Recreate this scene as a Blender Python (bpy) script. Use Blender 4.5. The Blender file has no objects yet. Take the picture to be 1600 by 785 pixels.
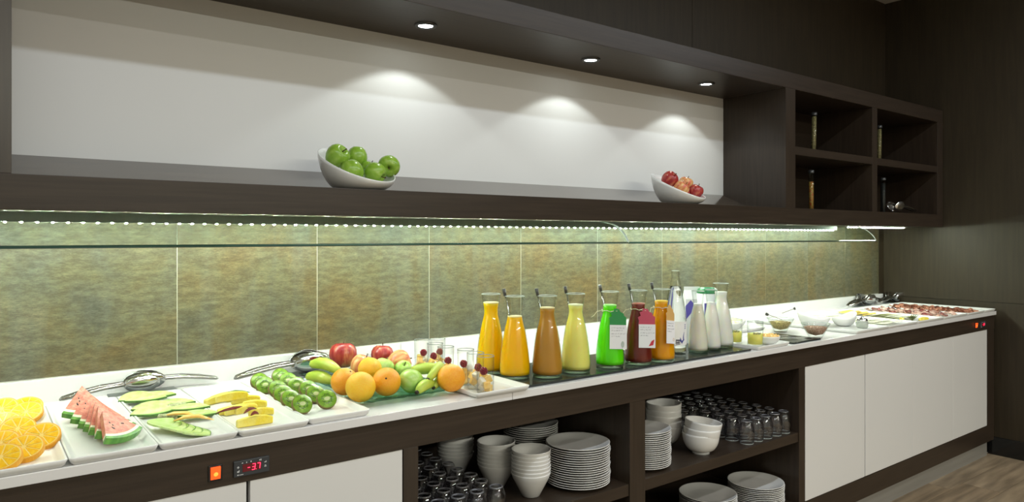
import bpy, bmesh, math, random
from mathutils import Vector, Matrix, Euler
random.seed(7)
PI = math.pi
SC = bpy.context.scene
C = SC.collection

# ------------------------------------------------------------------ camera
CAM_Z = 1.366; FPX = 1107.0; CX = 800.0; HY = 370.0
FX, FY = 0.607, 0.795
_n = math.hypot(FX, FY); FX /= _n; FY /= _n
cam_d = bpy.data.cameras.new('camera'); cam = bpy.data.objects.new('camera', cam_d); C.objects.link(cam)
cam.location = (0, 0, CAM_Z)
cam.rotation_euler = (PI/2, 0, -math.atan2(FX, FY))
cam_d.sensor_width = 36; cam_d.lens = FPX/1600*36
cam_d.shift_y = -(392.5-HY)/1600
cam_d.clip_start = 0.02
SC.camera = cam

# ------------------------------------------------------------------ world, exposure
SC.view_settings.view_transform = 'Standard'; SC.view_settings.look = 'None'
SC.view_settings.gamma = 1.0; SC.view_settings.use_curve_mapping = False
SC.view_settings.exposure = 0.0
w = bpy.data.worlds.new('world'); SC.world = w; w.use_nodes = True
bg = w.node_tree.nodes['Background']; bg.inputs[0].default_value = (0.98, 0.98, 0.82, 1); bg.inputs[1].default_value = 0.42
SC.cycles.use_light_tree = True
SC.cycles.max_bounces = 10; SC.cycles.transparent_max_bounces = 24
SC.cycles.sample_clamp_indirect = 4.0
SC.cycles.caustics_reflective = False; SC.cycles.caustics_refractive = False

# ceiling lines of light in the room in front of the counter: (Y, width, power, colour)
LUMI = [(0.62, 0.09, 46, (0.84, 0.93, 1.0)), (-0.54, 0.09, 30, (1.0, 0.97, 0.90)), (-4.3, 0.12, 400, (0.99, 0.98, 0.84))]
SPOT_W = 2.8
LED_L = 2600.0

def ray(px, py):
    a = (px-CX)/FPX; v = (py-HY)/FPX
    return Vector((FX+a*FY, FY-a*FX, -v))
def at(px, py, z):                       # the point of a horizontal plane that a pixel looks at
    d = ray(px, py); t = (z-CAM_Z)/d.z
    return Vector((d.x*t, d.y*t, z))
def atY(px, py, Y):                      # the point of a wall-parallel plane that a pixel looks at
    d = ray(px, py); t = Y/d.y
    return Vector((d.x*t, Y, CAM_Z+d.z*t))

# ------------------------------------------------------------------ materials
MATS = {}
def _nt(name):
    m = bpy.data.materials.new(name); m.use_nodes = True
    nt = m.node_tree; b = nt.nodes['Principled BSDF']
    MATS[name] = m
    return m, nt, b
def mat(name, col, rough=0.5, metal=0.0, spec=0.5, var=0.0, vscale=(8, 8, 8), col2=None, bump=0.0, bscale=60, emit=None, estr=0, sss=0.0, coat=0.0, trans=0.0):
    if name in MATS: return MATS[name]
    m, nt, b = _nt(name)
    b.inputs['Base Color'].default_value = (*col, 1)
    b.inputs['Roughness'].default_value = rough; b.inputs['Metallic'].default_value = metal
    b.inputs['Specular IOR Level'].default_value = spec
    if sss: b.inputs['Subsurface Weight'].default_value = sss; b.inputs['Subsurface Radius'].default_value = (1.0, 0.7, 0.3); b.inputs['Subsurface Scale'].default_value = 0.004 if sss < 0.5 else 0.03
    if coat: b.inputs['Coat Weight'].default_value = coat; b.inputs['Coat Roughness'].default_value = 0.08
    if trans: b.inputs['Transmission Weight'].default_value = trans
    tc = nt.nodes.new('ShaderNodeTexCoord')
    if var or col2:
        mp = nt.nodes.new('ShaderNodeMapping'); mp.inputs['Scale'].default_value = vscale
        nz = nt.nodes.new('ShaderNodeTexNoise'); nz.inputs['Scale'].default_value = 1.0; nz.inputs['Detail'].default_value = 6
        rp = nt.nodes.new('ShaderNodeValToRGB')
        c2 = col2 or tuple(c*(1-var) for c in col)
        rp.color_ramp.elements[0].position = 0.36; rp.color_ramp.elements[1].position = 0.64
        rp.color_ramp.elements[0].color = (*c2, 1); rp.color_ramp.elements[1].color = (*col, 1)
        nt.links.new(tc.outputs['Object'], mp.inputs[0]); nt.links.new(mp.outputs[0], nz.inputs[0])
        nt.links.new(nz.outputs[0], rp.inputs[0]); nt.links.new(rp.outputs[0], b.inputs['Base Color'])
    if bump:
        n2 = nt.nodes.new('ShaderNodeTexNoise'); n2.inputs['Scale'].default_value = bscale; n2.inputs['Detail'].default_value = 3
        bp = nt.nodes.new('ShaderNodeBump'); bp.inputs['Strength'].default_value = bump; bp.inputs['Distance'].default_value = 0.002
        nt.links.new(tc.outputs['Object'], n2.inputs[0]); nt.links.new(n2.outputs[0], bp.inputs['Height']); nt.links.new(bp.outputs[0], b.inputs['Normal'])
    if emit:
        b.inputs['Emission Color'].default_value = (*emit, 1); b.inputs['Emission Strength'].default_value = estr
    return m
def glass(name, tint=(0.97, 0.98, 0.97), edge=(0.72, 0.78, 0.74), ior=1.45, rough=0.01, power=0.35, graze=0.55):
    """thin clear glass: light passes straight through, Fresnel reflection on top"""
    m = bpy.data.materials.new(name); m.use_nodes = True; nt = m.node_tree; nt.nodes.clear(); MATS[name] = m
    out = nt.nodes.new('ShaderNodeOutputMaterial'); mx = nt.nodes.new('ShaderNodeMixShader')
    tr = nt.nodes.new('ShaderNodeBsdfTransparent'); gl = nt.nodes.new('ShaderNodeBsdfGlossy'); gl.inputs['Roughness'].default_value = rough
    lw = nt.nodes.new('ShaderNodeLayerWeight'); lw.inputs['Blend'].default_value = power
    l2 = nt.nodes.new('ShaderNodeLayerWeight'); l2.inputs['Blend'].default_value = 0.5
    pw_ = nt.nodes.new('ShaderNodeMath'); pw_.operation = 'POWER'; pw_.inputs[1].default_value = 4.0
    ma = nt.nodes.new('ShaderNodeMath'); ma.operation = 'MULTIPLY_ADD'; ma.inputs[1].default_value = graze; ma.inputs[2].default_value = (ior-1)**2/(ior+1)**2
    nt.links.new(l2.outputs['Facing'], pw_.inputs[0]); nt.links.new(pw_.outputs[0], ma.inputs[0])
    mc = nt.nodes.new('ShaderNodeMix'); mc.data_type = 'RGBA'
    mc.inputs[6].default_value = (*tint, 1); mc.inputs[7].default_value = (*edge, 1)
    nt.links.new(lw.outputs['Facing'], mc.inputs[0]); nt.links.new(mc.outputs[2], tr.inputs[0])
    nt.links.new(ma.outputs[0], mx.inputs[0]); nt.links.new(tr.outputs[0], mx.inputs[1]); nt.links.new(gl.outputs[0], mx.inputs[2])
    nt.links.new(mx.outputs[0], out.inputs[0])
    return m

WOOD = (0.042, 0.029, 0.020)
mat('wood_h', WOOD, 0.36, spec=0.35, var=0.26, vscale=(4, 90, 90), bump=0.06, bscale=300)
mat('wood_v', WOOD, 0.30, spec=0.5, var=0.26, vscale=(90, 90, 4), bump=0.06, bscale=300)
mat('wood_wall', (0.040, 0.029, 0.016), 0.5, spec=0.35, var=0.22, vscale=(60, 60, 4), bump=0.06, bscale=300)
mat('wood_gloss', (0.10, 0.075, 0.055), 0.16, spec=0.9, var=0.35, vscale=(3, 40, 40), coat=0.8)
mat('white_panel', (0.80, 0.80, 0.79), 0.55, var=0.015, vscale=(2, 2, 2))
mat('white_door', (0.74, 0.73, 0.72), 0.35, var=0.015, vscale=(2, 2, 2))
mat('worktop', (0.78, 0.77, 0.77), 0.16, spec=0.5, var=0.02, vscale=(5, 5, 5))
mat('porcelain', (0.82, 0.82, 0.80), 0.10, spec=0.6, var=0.01, vscale=(20, 20, 20))
mat('stoneware', (0.76, 0.75, 0.73), 0.16, spec=0.55, var=0.02, vscale=(20, 20, 20))
mat('grout', (0.66, 0.66, 0.58), 0.8, var=0.05)
mat('kick_metal', (0.34, 0.33, 0.31), 0.45, 0.2, var=0.1, vscale=(2, 40, 40))
mat('black_gloss', (0.012, 0.012, 0.012), 0.12, var=0.2)
mat('black_gap', (0.006, 0.006, 0.006), 0.7, var=0.2)
mat('plank_a', (0.36, 0.26, 0.165), 0.42, var=0.5, vscale=(2.2, 30, 30), bump=0.05, bscale=120)
mat('plank_b', (0.31, 0.225, 0.14), 0.42, var=0.5, vscale=(2.0, 26, 26), bump=0.05, bscale=120)
mat('plank_c', (0.40, 0.30, 0.195), 0.42, var=0.45, vscale=(2.6, 24, 24), bump=0.05, bscale=120)
mat('ceiling_paint', (0.55, 0.54, 0.52), 0.9, var=0.02)
mat('steel', (0.50, 0.49, 0.46), 0.16, 1.0, var=0.08, vscale=(30, 30, 30))
mat('chrome', (0.82, 0.82, 0.82), 0.08, 1.0, var=0.03)
mat('dark_metal', (0.10, 0.10, 0.10), 0.3, 0.9, var=0.1)
mat('alu', (0.50, 0.54, 0.50), 0.35, 0.8, var=0.05)
mat('channel', (0.30, 0.34, 0.32), 0.5, 0.0, var=0.1)
mat('slate', (0.030, 0.036, 0.034), 0.18, var=0.4, vscale=(30, 30, 30))
mat('rest_grey', (0.19, 0.20, 0.20), 0.35, var=0.15)
glass('clear_glass', (0.985, 0.99, 0.985), (0.66, 0.71, 0.68), 1.45, 0.01, 0.25)
glass('cup_glass', (0.985, 0.985, 0.985), (0.52, 0.55, 0.54), 1.45, 0.01, 0.22)
glass('tumbler_glass', (0.97, 0.97, 0.98), (0.72, 0.72, 0.76), 1.75, 0.03, 0.5, 0.7)
mat('tumbler_base', (0.20, 0.20, 0.22), 0.12, spec=1.0, var=0.5, vscale=(90, 90, 90), coat=1.0)
glass('guard_glass', (0.93, 0.99, 0.95), (0.78, 0.92, 0.84), 1.40, 0.015, 0.3, 0.35)
glass('platter_glass', (0.72, 0.90, 0.80), (0.20, 0.42, 0.33), 1.5, 0.08, 0.5)
mat('glass_edge', (0.02, 0.07, 0.05), 0.1, spec=0.8, var=0.2)
mat('glass_edge_light', (0.55, 0.63, 0.58), 0.1, spec=0.8, var=0.3, vscale=(60, 60, 60))

def tile_mat():
    m, nt, b = _nt('metallic_tile')
    tc = nt.nodes.new('ShaderNodeTexCoord'); oi = nt.nodes.new('ShaderNodeObjectInfo')
    add = nt.nodes.new('ShaderNodeVectorMath'); add.operation = 'ADD'
    sc = nt.nodes.new('ShaderNodeVectorMath'); sc.operation = 'SCALE'; sc.inputs['Scale'].default_value = 37.0
    cmb = nt.nodes.new('ShaderNodeCombineXYZ')
    for i in range(3): nt.links.new(oi.outputs['Random'], cmb.inputs[i])
    nt.links.new(cmb.outputs[0], sc.inputs[0]); nt.links.new(tc.outputs['Object'], add.inputs[0]); nt.links.new(sc.outputs[0], add.inputs[1])
    def noise(scale, sx, sy, detail=8, rough=0.6):
        mp = nt.nodes.new('ShaderNodeMapping'); mp.inputs['Scale'].default_value = (sx, 1, sy)
        n = nt.nodes.new('ShaderNodeTexNoise'); n.inputs['Scale'].default_value = scale; n.inputs['Detail'].default_value = detail; n.inputs['Roughness'].default_value = rough
        nt.links.new(add.outputs[0], mp.inputs[0]); nt.links.new(mp.outputs[0], n.inputs[0]); return n
    n1 = noise(3.4, 1, 1.0, 12, 0.66); n2 = noise(34, 0.55, 1.8, 12, 0.8); n3 = noise(210, 0.5, 1.6, 4, 0.75); n4 = noise(2.4, 2.6, 0.3, 4)
    r1 = nt.nodes.new('ShaderNodeValToRGB'); e = r1.color_ramp.elements
    e[0].position = 0.34; e[0].color = (0.098, 0.102, 0.078, 1); e[1].position = 0.66; e[1].color = (0.162, 0.120, 0.052, 1)
    x = e.new(0.5); x.color = (0.146, 0.136, 0.078, 1)
    nt.links.new(n1.outputs[0], r1.inputs[0])
    r4 = nt.nodes.new('ShaderNodeValToRGB'); r4.color_ramp.elements[0].position = 0.48; r4.color_ramp.elements[1].position = 0.66
    r4.color_ramp.elements[1].color = (0.55, 0.55, 0.55, 1)
    nt.links.new(n4.outputs[0], r4.inputs[0])
    m4 = nt.nodes.new('ShaderNodeMix'); m4.data_type = 'RGBA'; m4.inputs[7].default_value = (0.150, 0.166, 0.146, 1)
    nt.links.new(r4.outputs[0], m4.inputs[0]); nt.links.new(r1.outputs[0], m4.inputs[6])
    r2 = nt.nodes.new('ShaderNodeValToRGB'); r2.color_ramp.elements[0].position = 0.42; r2.color_ramp.elements[0].color = (0.68, 0.67, 0.64, 1)
    r2.color_ramp.elements[1].position = 0.68; r2.color_ramp.elements[1].color = (1.34, 1.33, 1.30, 1)
    nt.links.new(n2.outputs[0], r2.inputs[0])
    mu = nt.nodes.new('ShaderNodeMix'); mu.data_type = 'RGBA'; mu.blend_type = 'MULTIPLY'; mu.inputs[0].default_value = 1
    nt.links.new(m4.outputs[2], mu.inputs[6]); nt.links.new(r2.outputs[0], mu.inputs[7])
    r3 = nt.nodes.new('ShaderNodeValToRGB'); r3.color_ramp.elements[0].position = 0.3; r3.color_ramp.elements[0].color = (0.75, 0.75, 0.75, 1)
    r3.color_ramp.elements[1].position = 0.72; r3.color_ramp.elements[1].color = (1.25, 1.25, 1.25, 1)
    nt.links.new(n3.outputs[0], r3.inputs[0])
    mv = nt.nodes.new('ShaderNodeMix'); mv.data_type = 'RGBA'; mv.blend_type = 'MULTIPLY'; mv.inputs[0].default_value = 1
    nt.links.new(mu.outputs[2], mv.inputs[6]); nt.links.new(r3.outputs[0], mv.inputs[7])
    nt.links.new(mv.outputs[2], b.inputs['Base Color'])
    b.inputs['Roughness'].default_value = 0.42; b.inputs['Metallic'].default_value = 0.15
    bp = nt.nodes.new('ShaderNodeBump'); bp.inputs['Strength'].default_value = 0.25; bp.inputs['Distance'].default_value = 0.001
    nt.links.new(n3.outputs[0], bp.inputs['Height']); nt.links.new(bp.outputs[0], b.inputs['Normal'])
tile_mat()

# ------------------------------------------------------------------ mesh helpers
def M(name): return MATS[name]
def box(bm, x0, x1, y0, y1, z0, z1, mi=0):
    vs = [bm.verts.new(p) for p in ((x0,y0,z0),(x1,y0,z0),(x1,y1,z0),(x0,y1,z0),(x0,y0,z1),(x1,y0,z1),(x1,y1,z1),(x0,y1,z1))]
    for f in ((0,3,2,1),(4,5,6,7),(0,1,5,4),(1,2,6,5),(2,3,7,6),(3,0,4,7)):
        bm.faces.new([vs[i] for i in f]).material_index = mi
def bevel(bm, off, seg=2):
    bmesh.ops.bevel(bm, geom=list(bm.edges), offset=off, segments=seg, affect='EDGES', profile=0.6, clamp_overlap=True)
def lathe(bm, prof, seg=32, mi=0, cap0=False, cap1=False, M4=None):
    rings = []
    for r, z in prof:
        if r < 1e-6: rings.append([bm.verts.new((0, 0, z))])
        else: rings.append([bm.verts.new((r*math.cos(2*PI*k/seg), r*math.sin(2*PI*k/seg), z)) for k in range(seg)])
    allv = [v for r in rings for v in r]
    for a, b in zip(rings, rings[1:]):
        for k in range(seg):
            k2 = (k+1) % seg
            if len(a) == 1 and len(b) == 1: continue
            if len(a) == 1: f = bm.faces.new((a[0], b[k2], b[k]))
            elif len(b) == 1: f = bm.faces.new((a[k], a[k2], b[0]))
            else: f = bm.faces.new((a[k], a[k2], b[k2], b[k]))
            f.material_index = mi; f.smooth = True
    if cap0 and len(rings[0]) > 1: bm.faces.new(rings[0][::-1]).material_index = mi
    if cap1 and len(rings[-1]) > 1: bm.faces.new(rings[-1]).material_index = mi
    if M4 is not None: bmesh.ops.transform(bm, matrix=M4, verts=allv)
    return allv
def tube(bm, pts, rad, seg=10, flat=(1, 1), mi=0, up=Vector((0, 0, 1))):
    pts = [Vector(p) for p in pts]; n = len(pts)
    if not isinstance(rad, (list, tuple)): rad = [rad]*n
    rings = []
    for i, p in enumerate(pts):
        d = (pts[min(i+1, n-1)]-pts[max(i-1, 0)]).normalized()
        s = d.cross(up)
        if s.length < 1e-4: s = d.cross(Vector((1, 0, 0)))
        s.normalize(); u = s.cross(d)
        rings.append([bm.verts.new(p+(s*math.cos(2*PI*k/seg)*flat[0]+u*math.sin(2*PI*k/seg)*flat[1])*rad[i]) for k in range(seg)])
    for a, b in zip(rings, rings[1:]):
        for k in range(seg):
            f = bm.faces.new((a[k], a[(k+1) % seg], b[(k+1) % seg], b[k])); f.smooth = True; f.material_index = mi
    bm.faces.new(rings[0][::-1]).material_index = mi; bm.faces.new(rings[-1]).material_index = mi
def prism(bm, pts2, z0, z1, mi=0, M4=None):
    lo = [bm.verts.new((x, y, z0)) for x, y in pts2]; hi = [bm.verts.new((x, y, z1)) for x, y in pts2]
    n = len(pts2)
    bm.faces.new(lo[::-1]).material_index = mi; bm.faces.new(hi).material_index = mi
    for i in range(n): bm.faces.new((lo[i], lo[(i+1) % n], hi[(i+1) % n], hi[i])).material_index = mi
    if M4 is not None: bmesh.ops.transform(bm, matrix=M4, verts=lo+hi)
def mesh_of(bm, name, mats):
    bmesh.ops.recalc_face_normals(bm, faces=list(bm.faces))
    me = bpy.data.meshes.new(name); bm.to_mesh(me); bm.free()
    for mm in (mats if isinstance(mats, (list, tuple)) else [mats]): me.materials.append(M(mm))
    return me
def obj(name, bm, mats, parent=None, loc=(0, 0, 0), rot=(0, 0, 0)):
    me = mesh_of(bm, name, mats) if isinstance(bm, bmesh.types.BMesh) else bm
    o = bpy.data.objects.new(name, me); C.objects.link(o); o.parent = parent
    o.location = loc; o.rotation_euler = rot
    return o
def empty(name, loc=(0, 0, 0), rz=0, rot=None):
    o = bpy.data.objects.new(name, None); C.objects.link(o); o.location = loc
    o.rotation_euler = rot if rot else (0, 0, rz); o.empty_display_size = 0.05
    return o
def tag(o, label=None, cat=None, group=None, kind=None):
    if label: o['label'] = label
    if cat: o['category'] = cat
    if group: o['group'] = group
    if kind: o['kind'] = kind
    return o
def dup(root, loc=None, rot=None, label=None, group=None):
    r = root.copy(); C.objects.link(r)
    if loc is not None: r.location = loc
    if rot is not None: r.rotation_euler = rot
    if label: r['label'] = label
    if group: r['group'] = group
    for ch in list(root.children):
        c = ch.copy(); C.objects.link(c); c.parent = r
        for g in list(ch.children):
            d = g.copy(); C.objects.link(d); d.parent = c
    return r
def NB(): return bmesh.new()
def boxo(name, m, parent, x0, x1, y0, y1, z0, z1, bv=0.0):
    cx, cy, cz = (x0+x1)/2, (y0+y1)/2, (z0+z1)/2
    bm = NB(); box(bm, x0-cx, x1-cx, y0-cy, y1-cy, z0-cz, z1-cz)
    if bv: bevel(bm, bv)
    loc = Vector((cx, cy, cz))
    if parent is not None: loc = loc-parent.location
    return obj(name, bm, m, parent, loc)
ORD = ['topmost', 'second', 'third', 'fourth', 'fifth', 'sixth', 'seventh', 'eighth', 'ninth', 'tenth', 'eleventh', 'twelfth', 'thirteenth',
       'fourteenth', 'fifteenth', 'sixteenth', 'seventeenth', 'eighteenth', 'nineteenth', 'twentieth', 'twenty-first', 'twenty-second']

# ------------------------------------------------------------------ key measures
YF = 1.668        # counter front
YT = 2.375        # tile face
CT = 0.904        # worktop top
UF = 1.985        # upper unit front
UB, UL, US, UT = 1.427, 1.511, 2.113, 2.195   # bottom, ledge, soffit, top
XW = 5.10         # right wall

# ------------------------------------------------------------------ setting
fl = boxo('floor', 'black_gap', None, -2.0, XW+0.05, -6.0, 2.45, -0.06, -0.012); tag(fl, kind='structure')
pw = 0.185
k = 0
for j in range(8):
    y1 = YF+0.12-j*pw; x = 2.0-random.random()*0.9
    while x < XW:
        L = 1.25; x1 = min(x+L, XW)
        p = boxo('plank', ['plank_a', 'plank_b', 'plank_c'][(k*7+j*3) % 3], fl, x+0.0008, x1-0.0008, y1-pw+0.0008, y1-0.0008, -0.012, 0.0, 0.0008)
        x = x1; k += 1
o = boxo('floor_boards', 'plank_a', fl, -2.0, XW, -6.0, YF+0.12-8*pw-0.001, -0.012, 0.0); 
cl = boxo('ceiling', 'ceiling_paint', None, -2.0, XW+0.05, -6.0, 2.45, 3.0, 3.06); tag(cl, kind='structure')
wb = boxo('wall_back', 'grout', None, -2.0, XW+0.05, YT+0.0012, YT+0.09, 0, 3.0); tag(wb, kind='structure')
# large tiles above the upstand
tx0 = atY(277, 450, YT).x
TW = 0.4513
bm = NB(); box(bm, -TW/2+0.0009, TW/2-0.0009, -0.005, 0.005, -0.26, 0.26); bevel(bm, 0.0008, 1)
tme = mesh_of(bm, 'tile', 'metallic_tile')
for i in range(-3, 10):
    obj('tile', tme, None, wb, Vector((tx0+(i+0.5)*TW, YT+0.005, 1.23))-wb.location)
xte = tx0+10*TW
boxo('tile', 'metallic_tile', wb, xte+0.001, XW-0.072, YT, YT+0.01, 0.97, 1.49)
boxo('corner_panel', 'wood_wall', wb, XW-0.070, XW, YT-0.002, YT+0.01, 0.90, 1.49)
# dark panels above the display unit
xs = atY(1079, 60, YT).x
boxo('panel', 'wood_wall', wb, xs+0.0015, XW, YT-0.012, YT+0.01, UT-0.05, 3.0, 0.001)
boxo('panel', 'wood_wall', wb, xs-2.4, xs-0.0015, YT-0.012, YT+0.01, UT-0.05, 3.0, 0.001)
boxo('panel', 'wood_wall', wb, -2.0, xs-2.403, YT-0.012, YT+0.01, UT-0.05, 3.0, 0.001)
wr = boxo('wall_right', 'black_gap', None, XW+0.012, XW+0.09, -6.0, 2.45, 0, 3.0); tag(wr, kind='structure')
for (y0, y1) in ((1.2, YT), (-0.05, 1.198), (-1.3, -0.052), (-6, -1.302)):
    boxo('panel', 'wood_wall', wr, XW, XW+0.0125, y0+0.001, y1-0.001, 0.954, 3.0, 0.001)
    boxo('panel', 'wood_wall', wr, XW, XW+0.0125, y0+0.001, y1-0.001, 0.10, 0.952, 0.001)
bs = boxo('baseboard_right', 'black_gloss', None, XW-0.012, XW+0.012, -6, YF+0.06, 0.0, 0.112, 0.002); tag(bs, kind='structure')

# ceiling lines of light (above and behind the viewpoint)
for i, (y, wd, pwr, col) in enumerate(LUMI):
    t = empty('linear_ceiling_light', (2.3, y, 3.0))
    tag(t, ['long linear ceiling light closest to the counter', 'long linear ceiling light in the middle of the room', 'long linear ceiling light at the far side of the room'][i], 'ceiling light')
    boxo('housing', 'alu', t, -0.7, 5.08, y-wd/2-0.02, y+wd/2+0.02, 2.962, 3.0, 0.003)
    ld = bpy.data.lights.new('lamp', 'AREA'); ld.shape = 'RECTANGLE'; ld.size = 5.6; ld.size_y = wd; ld.energy = pwr; ld.color = col
    lo = bpy.data.objects.new('lamp', ld); C.objects.link(lo); lo.parent = t; lo.location = (-0.1, 0, -0.040)

# ------------------------------------------------------------------ upper display unit
u = empty('display_unit', (2.5, UF, UB))
tag(u, 'dark wood wall unit with long lit niche and four cubbyholes', 'shelf unit')
XL = 0.074; XD0, XD1 = 3.240, 3.326; XM0, XM1 = 4.132, 4.190; XE0 = 5.000; XE1 = 5.082; YB = 2.365
boxo('bottom_board', 'wood_h', u, -0.6, XE1, UF, YB, UB, UL, 0.0015)
boxo('top_board', 'wood_h', u, -0.6, XE1, UF, YB, US, UT, 0.0015)
boxo('upright', 'wood_v', u, XL-0.085, XL, UF+0.0005, YB, UL, US, 0.001)
boxo('upright', 'wood_v', u, XD0, XD1, UF+0.0005, YB, UL, US, 0.001)
boxo('upright', 'wood_v', u, XM0, XM1, UF+0.001, YB, UL, US, 0.001)
boxo('upright', 'wood_v', u, XE0, XE1, UF+0.0005, YB, UL, US, 0.001)
boxo('shelf', 'wood_h', u, XD1, XM0, UF+0.0015, YB, 1.783, 1.824, 0.001)
boxo('shelf', 'wood_h', u, XM1, XE0, UF+0.0015, YB, 1.783, 1.824, 0.001)
boxo('cubby_back', 'wood_h', u, XD1, XE0, YB-0.012, YB, UL, US)
boxo('back_panel', 'white_panel', u, -0.6, XD0, YB-0.008, YB+0.004, UL, US)
# the ledge tilts up to the white panel at its rear
bm = NB()
prof = [(2.185, 0.0), (2.357, 0.0), (2.357, 0.079)]
for x0, x1 in ((XL, XD0),):
    a = [bm.verts.new((x0, y, z)) for y, z in prof]; b = [bm.verts.new((x1, y, z)) for y, z in prof]
    bm.faces.new(a); bm.faces.new(b[::-1])
    for i in range(3): bm.faces.new((a[i], b[i], b[(i+1) % 3], a[(i+1) % 3]))
obj('sloped_panel', bm, 'wood_gloss', u, Vector((0, 0, UL))-u.location)

# recessed downlights
for i, (px, py) in enumerate(((670, 37), (923, 93), (1102, 131))):
    p = at(px, py, US); p.y = 2.172
    t = empty('downlight', p)
    tag(t, ['recessed chrome downlight in the niche soffit, above the green apples', 'recessed chrome downlight in the niche soffit, middle one of the row', 'recessed chrome downlight in the niche soffit, beside the cubbyhole divider'][i], 'downlight')
    bm = NB(); lathe(bm, [(0.026, 0.0), (0.026, -0.004), (0.031, -0.007), (0.038, -0.006), (0.041, -0.002), (0.041, 0.001)], 32)
    obj('ring', bm, 'dark_metal', t)
    bm = NB(); lathe(bm, [(0, -0.003), (0.0262, -0.003), (0.0262, 0.0)], 24)
    mat('spot_lens', (0.9, 0.9, 0.9), 0.3, emit=(0.92, 1.0, 0.98), estr=14, var=0.01)
    obj('lens', bm, 'spot_lens', t)
    ld = bpy.data.lights.new('lamp', 'SPOT'); ld.energy = SPOT_W; ld.spot_size = math.radians(117); ld.spot_blend = 0.18
    ld.color = (0.93, 1.0, 0.97); ld.shadow_soft_size = 0.012
    lo = bpy.data.objects.new('lamp', ld); C.objects.link(lo); lo.parent = t; lo.location = (0, 0, -0.012)

# LED strips under the unit
mat('led_side', (0.9, 0.95, 0.85), 0.3, emit=(0.88, 1.0, 0.80), estr=2000, var=0.01)
mat('led', (0.9, 0.95, 0.85), 0.3, emit=(0.88, 1.0, 0.80), estr=LED_L, var=0.01)
def led_strip(x0, x1, y, ztop, h, label, step=0.0333):
    t = empty('led_strip', ((x0+x1)/2, y, ztop)); tag(t, label, 'light strip')
    boxo('channel', 'channel', t, x0, x1, y-0.008, y+0.008, ztop-h, ztop)
    bm = NB(); n = int((x1-x0)/step)
    for i in range(n):
        x = x0+(i+0.5)*step-t.location.x
        box(bm, x-0.0022, x+0.0022, -0.0022, 0.0022, -h-0.002, -h+0.0005)
    bm.normal_update()
    for f in bm.faces: f.material_index = 0 if f.calc_center_median().z < -h-0.0019 else 1
    d = obj('diodes', bm, ['led', 'led_side'], t); d['kind'] = 'stuff'
led_strip(-0.45, 4.03, 2.15, UB, 0.024, 'long LED strip of green-white diodes glowing behind the curved glass')
led_strip(4.06, 4.80, 2.10, UB, 0.006, 'short LED strip under the cubbyholes past the end of the glass')

# curved sneeze guards
prof = [(2.090, 1.427), (2.065, 1.4255), (2.04, 1.4215), (2.00, 1.412), (1.97, 1.395), (1.942, 1.3695), (1.926, 1.343)]
def smooth_prof(pr, n=4):
    out = []
    for i in range(len(pr)-1):
        p0 = pr[max(i-1, 0)]; p1 = pr[i]; p2 = pr[i+1]; p3 = pr[min(i+2, len(pr)-1)]
        for s in range(n):
            t = s/n
            out.append(tuple(0.5*((2*b)+(-a+c)*t+(2*a-5*b+4*c-d)*t*t+(-a+3*b-3*c+d)*t**3) for a, b, c, d in zip(p0, p1, p2, p3)))
    return out+[pr[-1]]
sp = smooth_prof(prof)
def guard(x0, x1, label):
    t = empty('sneeze_guard', ((x0+x1)/2, 2.0, UB)); tag(t, label, 'glass guard')
    O = t.location
    bm = NB(); 
    a = [bm.verts.new(Vector((x0, y, z))-O) for y, z in sp]; b = [bm.verts.new(Vector((x1, y, z))-O) for y, z in sp]
    for i in range(len(sp)-1):
        f = bm.faces.new((a[i], b[i], b[i+1], a[i+1])); f.smooth = True
    obj('pane', bm, 'guard_glass', t)
    bm = NB(); tube(bm, [Vector((x0, 1.926, 1.342))-O, Vector((x1, 1.926, 1.342))-O], 0.0038, 8); obj('front_edge', bm, 'glass_edge', t)
    for x in (x0, x1):
        bm = NB(); tube(bm, [Vector((x, y, z))-O for y, z in sp[3:]], 0.0026, 6, up=Vector((1, 0, 0))); obj('end_edge', bm, 'glass_edge_light', t)
guard(0.04, 2.040, 'curved glass sneeze guard over the sliced fruit and juices')
guard(2.046, 4.05, 'curved glass sneeze guard over the milk and cereal end')

# ------------------------------------------------------------------ counter
X2 = atY(801, 620, YF).x
for i, (x0, x1, lb) in enumerate(((-0.6, X2-0.0008, 'white worktop section under the sliced fruit trays'), (X2+0.0008, 5.05, 'white worktop section under the juices and cold cuts'))):
    t = empty('worktop', ((x0+x1)/2, YF, CT-0.022)); tag(t, lb, 'worktop')
    boxo('slab', 'worktop', t, x0, x1, YF, 2.372, CT-0.022, CT, 0.0012)
    boxo('upstand', 'worktop', t, x0, x1, 2.354, 2.374, CT-0.0005, 0.968, 0.0012)
FZ0, FZ1 = 0.798, CT-0.022
fa = boxo('fascia_panel', 'wood_h', None, -0.6, 5.045, YF+0.010, YF+0.030, FZ0, FZ1, 0.001)
tag(fa, 'long dark wood fascia board below the white worktop', 'panel')

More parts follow.
